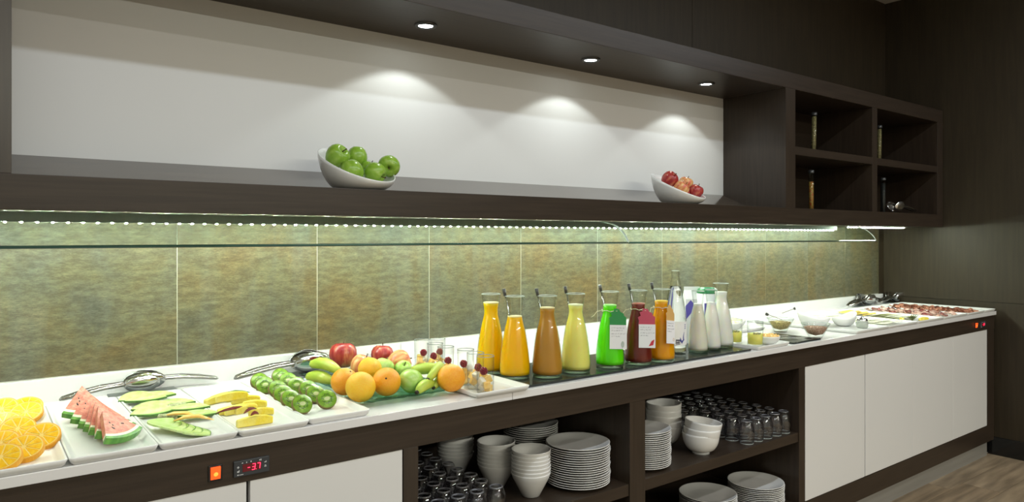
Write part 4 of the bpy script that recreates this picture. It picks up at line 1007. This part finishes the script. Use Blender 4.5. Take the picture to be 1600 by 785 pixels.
# water bottle with printed label
x, y = 2.172, 1.800
BPR = [(0.038, 0.0), (0.0415, 0.006), (0.0420, 0.030), (0.0420, 0.135), (0.0400, 0.165), (0.0330, 0.205), (0.0240, 0.250), (0.0170, 0.285), (0.0145, 0.300), (0.0150, 0.304), (0.0150, 0.318), (0.0135, 0.322)]
wbt = NB(); pr = spl(BPR, 3); lathe(wbt, [(0, 0)]+pr, 36)
o = obj('water_bottle', wbt, 'clear_glass', None, (x, y, ZS)); tag(o, 'tall clear glass water bottle with a white and blue label', 'bottle')
bm = NB(); lathe(bm, [(0.0125, 0.3205), (0.0125, 0.3225), (0.0150, 0.3225), (0.0150, 0.3205)], 24); obj('rim', bm, 'glass_edge_light', o)
mat('water', (0.97, 0.98, 0.98), 0.02, trans=1.0, var=0.005)
M('water').node_tree.nodes['Principled BSDF'].inputs['IOR'].default_value = 1.33
bm = NB(); lathe(bm, [(0, 0.012)]+[(prof_r(pr, 0.012+0.25*k/14)-0.003, 0.012+0.25*k/14) for k in range(15)]+[(0, 0.262)], 36); obj('water', bm, 'water', o)
mat('label_white', (0.80, 0.81, 0.82), 0.5, var=0.02); mat('label_blue', (0.05, 0.06, 0.30), 0.5, var=0.1); mat('label_navy', (0.012, 0.014, 0.05), 0.5, var=0.1)
face = math.atan2(-FY, -FX)
def wrap(bm, r, pts):   # pts (s along arc in m from the camera-facing line, z)
    vs = [bm.verts.new((r*math.cos(face+s/r), r*math.sin(face+s/r), z)) for s, z in pts]; bm.faces.new(vs)
bm = NB(); N = 20
a0 = face-1.0; prv = None
for k in range(N+1):
    a = a0+2.9*k/N; c_ = [bm.verts.new((0.0424*math.cos(a), 0.0424*math.sin(a), z)) for z in (0.038, 0.128)]
    if prv: f = bm.faces.new((prv[0], c_[0], c_[1], prv[1])); f.smooth = True
    prv = c_
lab = obj('label', bm, 'label_white', o)
bm = NB(); r = 0.0428
for s0 in [(-0.008+0.004*k) for k in range(4)]: wrap(bm, r, [(s0, 0.042), (s0+0.0042, 0.042), (s0+0.0042, 0.060), (s0, 0.060)])
obj('name_block', bm, 'label_navy', lab)
bm = NB()
for z, segs in ((0.0535, (-.006, -.003, 0.0005, 0.004)), (0.0465, (-.006, -.0025, 0.002, 0.005))):
    for s0 in segs: wrap(bm, 0.0431, [(s0, z-0.0018), (s0+0.0022, z-0.0018), (s0+0.0022, z+0.0018), (s0, z+0.0018)])
obj('lettering', bm, 'label_white', lab)
bm = NB()
for k in range(9):
    s0 = 0.008+0.0018*k; zz = 0.044+0.0025*abs(k-4); wrap(bm, r, [(s0, zz), (s0+0.002, zz), (s0+0.002, zz+0.014-0.0008*k), (s0, zz+0.014-0.0008*k)])
for k in range(8):
    s0 = 0.022-0.0006*k+0.00018*k*k; zz = 0.056+0.004*k; wrap(bm, r, [(s0, zz), (s0+0.006-0.0006*k, zz), (s0+0.0055-0.0006*k, zz+0.0042), (s0-0.0005, zz+0.0042)])
for k in range(3): wrap(bm, r, [(0.030, 0.10+k*0.007), (0.036, 0.10+k*0.007), (0.036, 0.1035+k*0.007), (0.030, 0.1035+k*0.007)])
obj('emblem', bm, 'label_blue', lab)

# packaged milk portions behind the milk carafes
mat('carton_blue', (0.10, 0.08, 0.42), 0.5, var=0.08); mat('lid_green', (0.01, 0.22, 0.07), 0.35, var=0.08)
p = atY(1081, 470, 1.945)
t = empty('milk_carton', (p.x, 1.945, CT+0.008), stir_dir); tag(t, 'white and blue milk carton behind the slim milk carafes', 'carton')
bm = NB(); box(bm, -0.034, 0.034, -0.03, 0.03, 0, 0.19); bevel(bm, 0.002); obj('body', bm, 'label_white', t)
bm = NB()
v = [bm.verts.new(q) for q in ((-0.034, -0.03, 0.189), (0.034, -0.03, 0.189), (0.034, 0.03, 0.189), (-0.034, 0.03, 0.189), (-0.034, 0, 0.225), (0.034, 0, 0.225), (-0.034, 0, 0.24), (0.034, 0, 0.24))]
for f in ((0, 1, 5, 4), (2, 3, 4, 5), (0, 4, 3), (1, 2, 5), (4, 5, 7, 6)): bm.faces.new([v[i] for i in f])
obj('gable_top', bm, 'label_white', t)
bm = NB(); prism(bm, [(-0.034, 0.10), (-0.010, 0.13), (0.0, 0.17), (-0.012, 0.185), (-0.034, 0.16)], 0.0305, 0.0312, M4=Matrix.Rotation(PI/2, 4, 'X')); obj('print', bm, 'carton_blue', t)
p = atY(1101, 455, 1.885)
t = empty('milk_tub', (p.x+0.018, 1.885, CT+0.008), stir_dir); tag(t, 'round white tub with green-edged lid standing behind the milk carafes', 'tub')
bm = NB(); lathe(bm, [(0, 0), (0.038, 0), (0.040, 0.01), (0.043, 0.215), (0, 0.217)], 32); obj('body', bm, 'label_white', t)
bm = NB(); lathe(bm, [(0.0435, 0.214), (0.044, 0.221), (0.040, 0.231), (0.030, 0.238), (0.026, 0.238), (0.026, 0.230), (0.0, 0.230)], 32); obj('lid', bm, 'lid_green', t)
bm = NB(); box(bm, -0.024, 0.024, -0.0440, -0.0425, 0.09, 0.175); obj('print', bm, 'carton_blue', t)

# ------------------------------------------------------------------ small juice glasses, cereal, dressings
tray(2.530, 2.755, 1.668, 2.03, 'white tray with two glasses of yellow juice and cornflakes')
bm = NB(); lathe(bm, [(0, 0), (0.0300, 0), (0.0312, 0.004), (0.0325, 0.105)], 28); JG = mesh_of(bm, 'juice_glass', 'clear_glass')
bm = NB(); lathe(bm, [(0.0311, 0.1035), (0.0311, 0.1060), (0.0328, 0.1060), (0.0328, 0.1035)], 28); JR = mesh_of(bm, 'rim', 'glass_edge_light')
bm = NB(); lathe(bm, [(0, 0.0125), (0.0290, 0.0125), (0.0302, 0.055), (0, 0.055)], 28); JL = mesh_of(bm, 'juice', 'juice_pale')
for x, y, lb in ((2.583, 1.722, 'glass of yellow juice with printed letters beside the cornflakes'), (2.572, 1.815, 'glass of yellow juice with printed letters behind the other')):
    o = obj('juice_glass', JG, None, None, (x, y, TB+0.0005)); tag(o, lb, 'glass', 'small glasses of yellow juice'); obj('rim', JR, None, o); obj('juice', JL, None, o)
    bm = NB(); r = 0.0322
    for k in range(6): 
        s0 = -0.017+0.0052*k; wrap(bm, r, [(s0, 0.054+0.002*(k % 2)), (s0+0.0034, 0.054), (s0+0.0036, 0.062), (s0, 0.060+0.003*(k % 3 == 0))])
    obj('printed_marks', bm, 'ink', o)
def open_bowl(R, H, foot, th=0.003):
    pr = [(0, 0.0), (foot, 0.0), (foot*1.02, 0.004)]
    for k in range(1, 9): a = k/8*PI/2*0.86; pr.append((foot+(R-foot)*math.sin(a)/math.sin(PI/2*0.86), 0.004+(H-0.004)*(1-math.cos(a))/(1-math.cos(PI/2*0.86))))
    inn = [(max(0, r-th), z+th*0.6*(z < H*0.9)) for r, z in pr[::-1][:-2]]
    return pr+[(R-th, H)]+inn[1:]+[(0, th+0.001)]
def fill_surface(R, z, m, n, size, name, label, cat, loc, seed=1, dome=0.006):
    rnd = random.Random(seed); bm = NB()
    lathe(bm, [(R*0.5, z-R*0.42), (R*0.93, z-0.002), (R*0.6, z+dome*0.6), (0, z+dome)], 24)
    for k in range(n):
        rr = R*0.93*math.sqrt(rnd.random()); a = rnd.random()*2*PI; zz = z+dome*(1-(rr/R)**2)
        s_ = size*rnd.uniform(0.6, 1.2)
        bmesh.ops.create_icosphere(bm, subdivisions=1, radius=s_, matrix=Matrix.Translation((rr*math.cos(a), rr*math.sin(a), zz)) @ Euler((rnd.random()*3, rnd.random()*3, 0)).to_matrix().to_4x4() @ Matrix.Diagonal((1, 0.7, 0.45, 1)))
    o = obj(name, bm, m, None, loc); tag(o, label, cat, None, 'stuff'); return o
mat('cornflake', (0.82, 0.48, 0.12), 0.6, col2=(0.90, 0.66, 0.28), vscale=(120, 120, 120)); mat('granola', (0.46, 0.36, 0.12), 0.7, col2=(0.18, 0.14, 0.05), vscale=(200, 200, 200)); mat('muesli', (0.26, 0.12, 0.07), 0.7, col2=(0.50, 0.36, 0.26), vscale=(200, 200, 200))
bm = NB(); lathe(bm, open_bowl(0.048, 0.036, 0.022), 32); o = obj('small_bowl', bm, 'porcelain', None, (2.687, 1.728, TB+0.0005)); tag(o, 'small white bowl of cornflakes on the juice tray', 'bowl')
fill_surface(0.045, 0.034, 'cornflake', 60, 0.006, 'cornflakes', 'golden cornflakes heaped in the small white bowl', 'cereal', (2.687, 1.728, TB+0.001), 3, 0.008)
# slate with spoons
o = boxo('slate_board', 'slate', None, 2.800, 3.020, 1.680, 1.90, CT, CT+0.007, 0.001); tag(o, 'small dark slate square with cereal spoons', 'board')
def spoon_parts(L=0.17):
    me = {}
    bm = NB(); tube(bm, [(-L/2, 0, 0.004), (-L/4, 0, 0.006), (L/4, 0, 0.007), (L/2-0.02, 0, 0.004)], [0.005, 0.0038, 0.003, 0.003], 8, (1, 0.45)); me['handle'] = mesh_of(bm, 'handle', 'steel')
    bm = NB(); lathe(bm, [(0, -0.006), (0.010, -0.004), (0.016, 0.001), (0.0165, 0.003), (0.0145, 0.002), (0.009, -0.002), (0, -0.004)], 20, M4=Matrix.Translation((L/2, 0, 0.0065)) @ Matrix.Diagonal((1.5, 1, 1, 1))); me['spoon_bowl'] = mesh_of(bm, 'spoon_bowl', 'chrome')
    return me
SPN = spoon_parts()
for i, (x, y, rz, lb) in enumerate(((2.885, 1.735, 2.6, 'steel spoon in front on the slate square'), (2.90, 1.775, 2.9, 'steel spoon in the middle of the slate square'), (2.905, 1.82, 2.7, 'steel spoon at the rear of the slate square'))):
    t = empty('serving_spoon', (x, y, CT+0.007), rz); tag(t, lb, 'spoon', 'cereal spoons on the slate')
    for k, me in SPN.items(): obj(k, me, None, t)
bm = NB(); lathe(bm, [(0, 0), (0.028, 0), (0.030, 0.003), (0.030, 0.006), (0.036, 0.016), (0.062, 0.066)], 36); GB = mesh_of(bm, 'glass_bowl', 'clear_glass')
bm = NB(); lathe(bm, [(0.0600, 0.0645), (0.0600, 0.0670), (0.0625, 0.0670), (0.0625, 0.0645)], 36); GR = mesh_of(bm, 'rim', 'glass_edge_light')
for (x, y), lb, fm, fl_, nm, sd in (((3.060, 1.728), 'flared glass bowl of reddish muesli beside the slate', 'muesli', 'reddish brown muesli grains in the glass bowl', 'muesli', 5), ((3.110, 1.935), 'flared glass bowl of golden seeds behind the spoons', 'granola', 'golden seeds filling the glass bowl', 'seeds', 6)):
    o = obj('glass_bowl', GB, None, None, (x, y, CT)); tag(o, lb, 'bowl', 'glass cereal bowls'); obj('rim', GR, None, o)
    bm = NB(); lathe(bm, [(0, 0.0105), (0.0325, 0.0195), (0.050, 0.0485), (0.025, 0.052), (0, 0.053)], 32)
    rnd = random.Random(sd)
    for k in range(160):
        rr = 0.048*math.sqrt(rnd.random()); a = rnd.random()*2*PI
        bmesh.ops.create_icosphere(bm, subdivisions=1, radius=0.0022, matrix=Matrix.Translation((rr*math.cos(a), rr*math.sin(a), 0.0525-0.004*(rr/0.05)**2)))
    c_ = obj(nm, bm, fm, None, (x, y, CT)); tag(c_, fl_, 'cereal', None, 'stuff')
# white butter dish and boat bowls
mat('butter', (0.88, 0.78, 0.34), 0.35, col2=(0.92, 0.88, 0.60), vscale=(30, 30, 30), sss=0.2)
tray(2.86, 3.12, 2.02, 2.27, 'white square tray holding butter and yogurt bowls')
bm = NB(); lathe(bm, open_bowl(0.062, 0.042, 0.030), 36); WBm = mesh_of(bm, 'white_bowl', 'porcelain')
for (x, y, s, lb) in ((2.935, 2.10, 1.0, 'round white bowl of butter balls by the upstand'), (3.06, 2.16, 0.9, 'smaller round white bowl of butter balls by the upstand')):
    o = obj('white_bowl', WBm, None, None, (x, y, TB+0.0005)); o.scale = (s,)*3; tag(o, lb, 'bowl', 'butter bowls')
    for q in range(6):
        a = q*PI/3; b_ = NB(); bmesh.ops.create_icosphere(b_, subdivisions=2, radius=0.0155*s)
        for f in b_.faces: f.smooth = True
        rr = 0.027*s if q else 0.0
        c_ = obj('butter_ball', b_, 'butter', None, (x+rr*math.cos(a), y+rr*math.sin(a), TB+0.030*s+(0.012 if q == 0 else 0.004))); tag(c_, ('topmost butter ball, centred' if q == 0 else 'pale yellow butter ball') + ' in the ' + lb.split(' of ')[0], 'butter', 'butter balls in the ' + lb.split(' of ')[0])
for i, (px0, py0, px1, py1, lb) in enumerate(((1197, 491, 1222, 500, 'butter knife with dark handle end resting in the round bowl'), (1243, 482, 1222, 490, 'butter knife with dark handle end slanting up to the upstand'))):
    a = at(px0, py0, CT+0.085); b = at(px1, py1, CT+0.055)
    O = a.lerp(b, 0.5); t = empty('butter_knife', O); tag(t, lb, 'knife', 'butter knives')
    bm = NB(); tube(bm, [b-O, (a-O)*0.75], [0.004, 0.004], 8, (1, 0.4)); obj('blade', bm, 'steel', t)
    bm = NB(); tube(bm, [(a-O)*0.74, a-O], [0.0065, 0.0075], 8); obj('handle', bm, 'dark_metal', t)

# ------------------------------------------------------------------ cold-cut trays
RX = [3.318, 3.636, 3.960, 4.284, 4.608, 4.862, 5.030]
for i, lb in enumerate(('wide white tray with boat bowls and small jar', 'wide white tray with white cheese slices', 'wide white tray with yellow cheese and pineapple', 'wide white tray with pink ham', 'white tray with curled salami', 'narrow empty white tray against the dark wall')):
    tray(RX[i]+0.0005, RX[i+1]-0.0005, 1.664, 2.225, lb, 'cold-cut trays')
def boat(p, L, W, H, rz, label):
    bm = NB(); n = 36; ss = [0, .15, .3, .45, .6, .75, .9, 1.0]
    def ring(s, off):
        out = []
        for k in range(n):
            a = 2*PI*k/n; c = math.cos(a); h = H*(0.72+0.28*c*c+0.22*c); rr = 0.35+0.65*math.sin(s*PI/2)
            out.append(((L/2*rr-off)*math.cos(a), (W/2*rr-off)*math.sin(a), h*(1-math.cos(s*PI/2))+off*(s < 0.5)))
        return out
    R = [[bm.verts.new(q) for q in ring(s, 0)] for s in ss]+[[bm.verts.new(q) for q in ring(s, 0.003)] for s in ss[::-1]]
    for a, b in zip(R, R[1:]):
        for k in range(n): f = bm.faces.new((a[k], a[(k+1) % n], b[(k+1) % n], b[k])); f.smooth = True
    bm.faces.new(R[0][::-1]); bm.faces.new(R[-1])
    o = obj('boat_bowl', bm, 'porcelain', None, p, (0, 0, rz)); tag(o, label, 'bowl', 'boat bowls on the tray'); return o
boat((3.415, 1.938, TB+0.0005), 0.160, 0.12, 0.062, stir_dir+PI, 'white boat-shaped bowl next to the glass of seeds')
boat((3.552, 1.850, TB+0.0005), 0.130, 0.10, 0.060, stir_dir+0.3, 'white boat-shaped bowl next to the small jar')
t = empty('spice_jar', (3.54, 1.752, TB+0.0005)); tag(t, 'small grey jar with silver lid on the tray', 'jar')
mat('jar_grey', (0.42, 0.45, 0.40), 0.25, var=0.1)
bm = NB(); lathe(bm, [(0, 0), (0.022, 0), (0.027, 0.006), (0.028, 0.026), (0.024, 0.034), (0, 0.034)], 24); obj('body', bm, 'jar_grey', t)
bm = NB(); lathe(bm, [(0.024, 0.033), (0.027, 0.037), (0.022, 0.046), (0.006, 0.050), (0.007, 0.056), (0, 0.058)], 24); obj('lid', bm, 'chrome', t)
mat('cheese_white', (0.80, 0.80, 0.62), 0.45, var=0.05, vscale=(20, 20, 20)); mat('cheese_yellow', (0.86, 0.66, 0.14), 0.4, var=0.1, vscale=(20, 20, 20)); mat('cheese_pale', (0.78, 0.80, 0.42), 0.4, var=0.08)
def cheese(x, y, z, rz, m, label, group, w_=0.075, tilt=0.14):
    bm = NB(); box(bm, -w_/2, w_/2, -w_/2, w_/2, -0.0012, 0.0012); 
    o = obj('cheese_slice', bm, m, None, (x, y, z), (tilt, 0, rz)); tag(o, label, 'cheese', group)
OS = ['first', 'second', 'third', 'fourth', 'fifth', 'sixth', 'seventh', 'eighth', 'ninth', 'tenth', 'eleventh', 'twelfth', 'thirteenth', 'fourteenth']
for i in range(7): cheese(3.745, 1.76+i*0.058, TB+0.0075, 0.05*i, 'cheese_white', f'{OS[i]} white cheese slice from the front, row by the jar', 'white cheese, row by the jar', 0.085, -0.10)
for i in range(7): cheese(3.860, 1.76+i*0.058, TB+0.0075, -0.05*i, 'cheese_white', f'{OS[i]} white cheese slice from the front, row by the pineapple', 'white cheese, row by the pineapple', 0.085, -0.10)
for i in range(4): cheese(4.12, 2.00+i*0.045, TB+0.010+0.001*i, 0.5+0.1*i, 'cheese_yellow', f'{OS[i]} yellow cheese slice of the rear pile', 'yellow cheese slices', 0.07, -0.2)
for i in range(5): cheese(4.10+0.004*i, 1.80+i*0.034, TB+0.010, 0.2-0.12*i, 'cheese_pale', f'{OS[i]} pale cheese slice behind the pineapple garnish', 'pale cheese slices', 0.085, -0.25)
# pineapple garnish: fan of leaves and two yellow wedges
mat('leaf_green', (0.07, 0.09, 0.03), 0.5, col2=(0.16, 0.18, 0.06), vscale=(60, 60, 60))
t = empty('pineapple_garnish', (4.06, 1.735, TB)); tag(t, 'dark pineapple leaf fan laid on the cheese tray', 'garnish')
for k in range(7):
    a = (-46+k*14)*PI/180
    bm = NB(); dx, dz = math.sin(a), math.cos(a); L = 0.062
    d = Vector((dx*FY, -dx*FX, 0.55*dz)); tube(bm, [Vector((0, 0.001*k, 0.002)), d*L*0.5+Vector((0, 0.001*k, 0.004)), d*L+Vector((0, 0.001*k, 0.004))], [0.007, 0.008, 0.001], 6, (1, 0.25)); obj('leaf', bm, 'leaf_green', t)
for i, (x, y, rz) in enumerate(((4.00, 1.765, 0.6), (4.12, 1.705, -0.3))):
    o = obj('pineapple_piece', PM[1], None, None, (x, y, TB+0.0005), (0, 0, rz)); tag(o, 'yellow pineapple wedge ' + ('left of' if False else ('toward the white cheese beside' if i == 0 else 'toward the ham beside')) + ' the leaf fan', 'pineapple', 'garnish pineapple')
# folded ham and salami
mat('ham', (0.74, 0.42, 0.34), 0.35, col2=(0.84, 0.66, 0.57), vscale=(30, 30, 30), sss=0.1); mat('salami', (0.60, 0.20, 0.10), 0.4, col2=(0.80, 0.50, 0.36), vscale=(150, 150, 150)); mat('ham_dark', (0.42, 0.10, 0.09), 0.4, col2=(0.62, 0.30, 0.26), vscale=(40, 40, 40))
def fold_mesh(R, m, seed):
    rnd = random.Random(seed); bm = NB(); n = 20; rings = []
    for i in range(4):
        f = i/3; ring = []
        for k in range(n):
            a = 2*PI*k/n; w_ = math.sin(4*a+seed)*0.30*f+math.sin(7*a)*0.12*f
            ring.append((R*f*math.cos(a) if f else 0.0005*math.cos(a), (R*f*0.62*math.sin(a)) if f else 0.0005*math.sin(a), 0.003+R*0.30*f*(0.60+w_)))
        rings.append([bm.verts.new(q) for q in ring])
    for a, b in zip(rings, rings[1:]):
        for k in range(n): fc = bm.faces.new((a[k], a[(k+1) % n], b[(k+1) % n], b[k])); fc.smooth = True
    bm.faces.new(rings[0][::-1]); bmesh.ops.solidify(bm, geom=list(bm.faces), thickness=0.0012)
    return mesh_of(bm, 'fold', m)
SF = [fold_mesh(0.044, 'salami', s) for s in (1, 2, 3)]; HF = [fold_mesh(0.046, 'ham', s) for s in (4, 5, 6)]; DF = [fold_mesh(0.040, 'ham_dark', s) for s in (7, 8)]
for r_, x in ((0, 4.665), (1, 4.735), (2, 4.803)):
    for i in range(12):
        o = obj('salami_slice', SF[(i+r_) % 3], None, None, (x+random.uniform(-.006, .006), 1.715+i*0.036, TB+0.001), (0.35, 0, random.uniform(-.5, .5))); tag(o, f'curled salami slice, {OS[i]} from the front, {["row by the ham", "middle row", "row by the wall"][r_]}', 'salami', 'curled salami rows')
for r_, x in ((0, 4.345), (1, 4.445), (2, 4.545)):
    for i in range(9):
        me = DF[i % 2] if (i+r_) % 4 == 1 else HF[(i+r_) % 3]
        o = obj('ham_slice', me, None, None, (x+random.uniform(-.008, .008), 1.735+i*0.047, TB+0.001), (0.25, 0, random.uniform(-.5, .5))); tag(o, f'folded ham slice, {OS[i]} from the front, {["row by the cheese", "middle row", "row by the salami"][r_]}', 'ham', 'folded ham rows')

# ------------------------------------------------------------------ cubbyholes: spice tubes and a pair of tongs
mat('spice_a', (0.42, 0.36, 0.16), 0.6, col2=(0.12, 0.09, 0.04), vscale=(160, 160, 160)); mat('spice_b', (0.55, 0.08, 0.02), 0.5, col2=(0.50, 0.46, 0.10), vscale=(120, 120, 120)); mat('spice_c', (0.03, 0.03, 0.028), 0.5, var=0.5, vscale=(150, 150, 150))
mat('steel_dark', (0.08, 0.08, 0.08), 0.35, 0.5, var=0.1)
bm = NB(); lathe(bm, [(0, 0), (0.0125, 0), (0.014, 0.002), (0.014, 0.205), (0.0128, 0.205), (0.0128, 0.004), (0, 0.003)], 20); TBM = mesh_of(bm, 'spice_tube', 'clear_glass')
bm = NB(); lathe(bm, [(0.0142, 0.196), (0.0150, 0.198), (0.0150, 0.212), (0, 0.213)], 20); TCM = mesh_of(bm, 'cap', 'steel_dark')
for px, py, zb, m, tilt, h, lb in ((1271, 175, 1.824, 'spice_a', 0.04, 0.19, 'glass tube of mixed grains in the upper cubby by the niche'), (1373.5, 198, 1.824, 'spice_a', 0.03, 0.19, 'glass tube of mixed grains in the upper cubby by the wall'),
                                (1267.5, 266, UL, 'spice_b', 0.0, 0.15, 'glass tube of red and yellow spice in a lower cubby'), (1380, 279, UL, 'spice_c', 0.0, 0.18, 'glass tube of dark pepper beside the tongs')):
    p = atY(px, py, 2.05)
    t = empty('spice_tube', (p.x, 2.05, zb), rot=(0, tilt, 0)); tag(t, lb, 'tube', 'spice tubes in the cubbyholes')
    obj('tube', TBM, None, t); obj('cap', TCM, None, t)
    bm = NB(); lathe(bm, [(0, 0.0035), (0.0122, 0.0035), (0.0122, h), (0, h)], 16)
    rnd = random.Random(2)
    for k in range(150):
        a = rnd.random()*2*PI; bmesh.ops.create_icosphere(bm, subdivisions=1, radius=0.0016, matrix=Matrix.Translation((0.0112*math.cos(a), 0.0112*math.sin(a), rnd.uniform(0.006, h-0.003))))
    c_ = obj('spices', bm, m, t); c_['kind'] = 'stuff'
p = atY(1414, 330, 2.025)
tongs((p.x, 2.025, UL+0.001), PI-0.03, 'steel spoon tongs lying in the lower cubbyhole', 1.5)
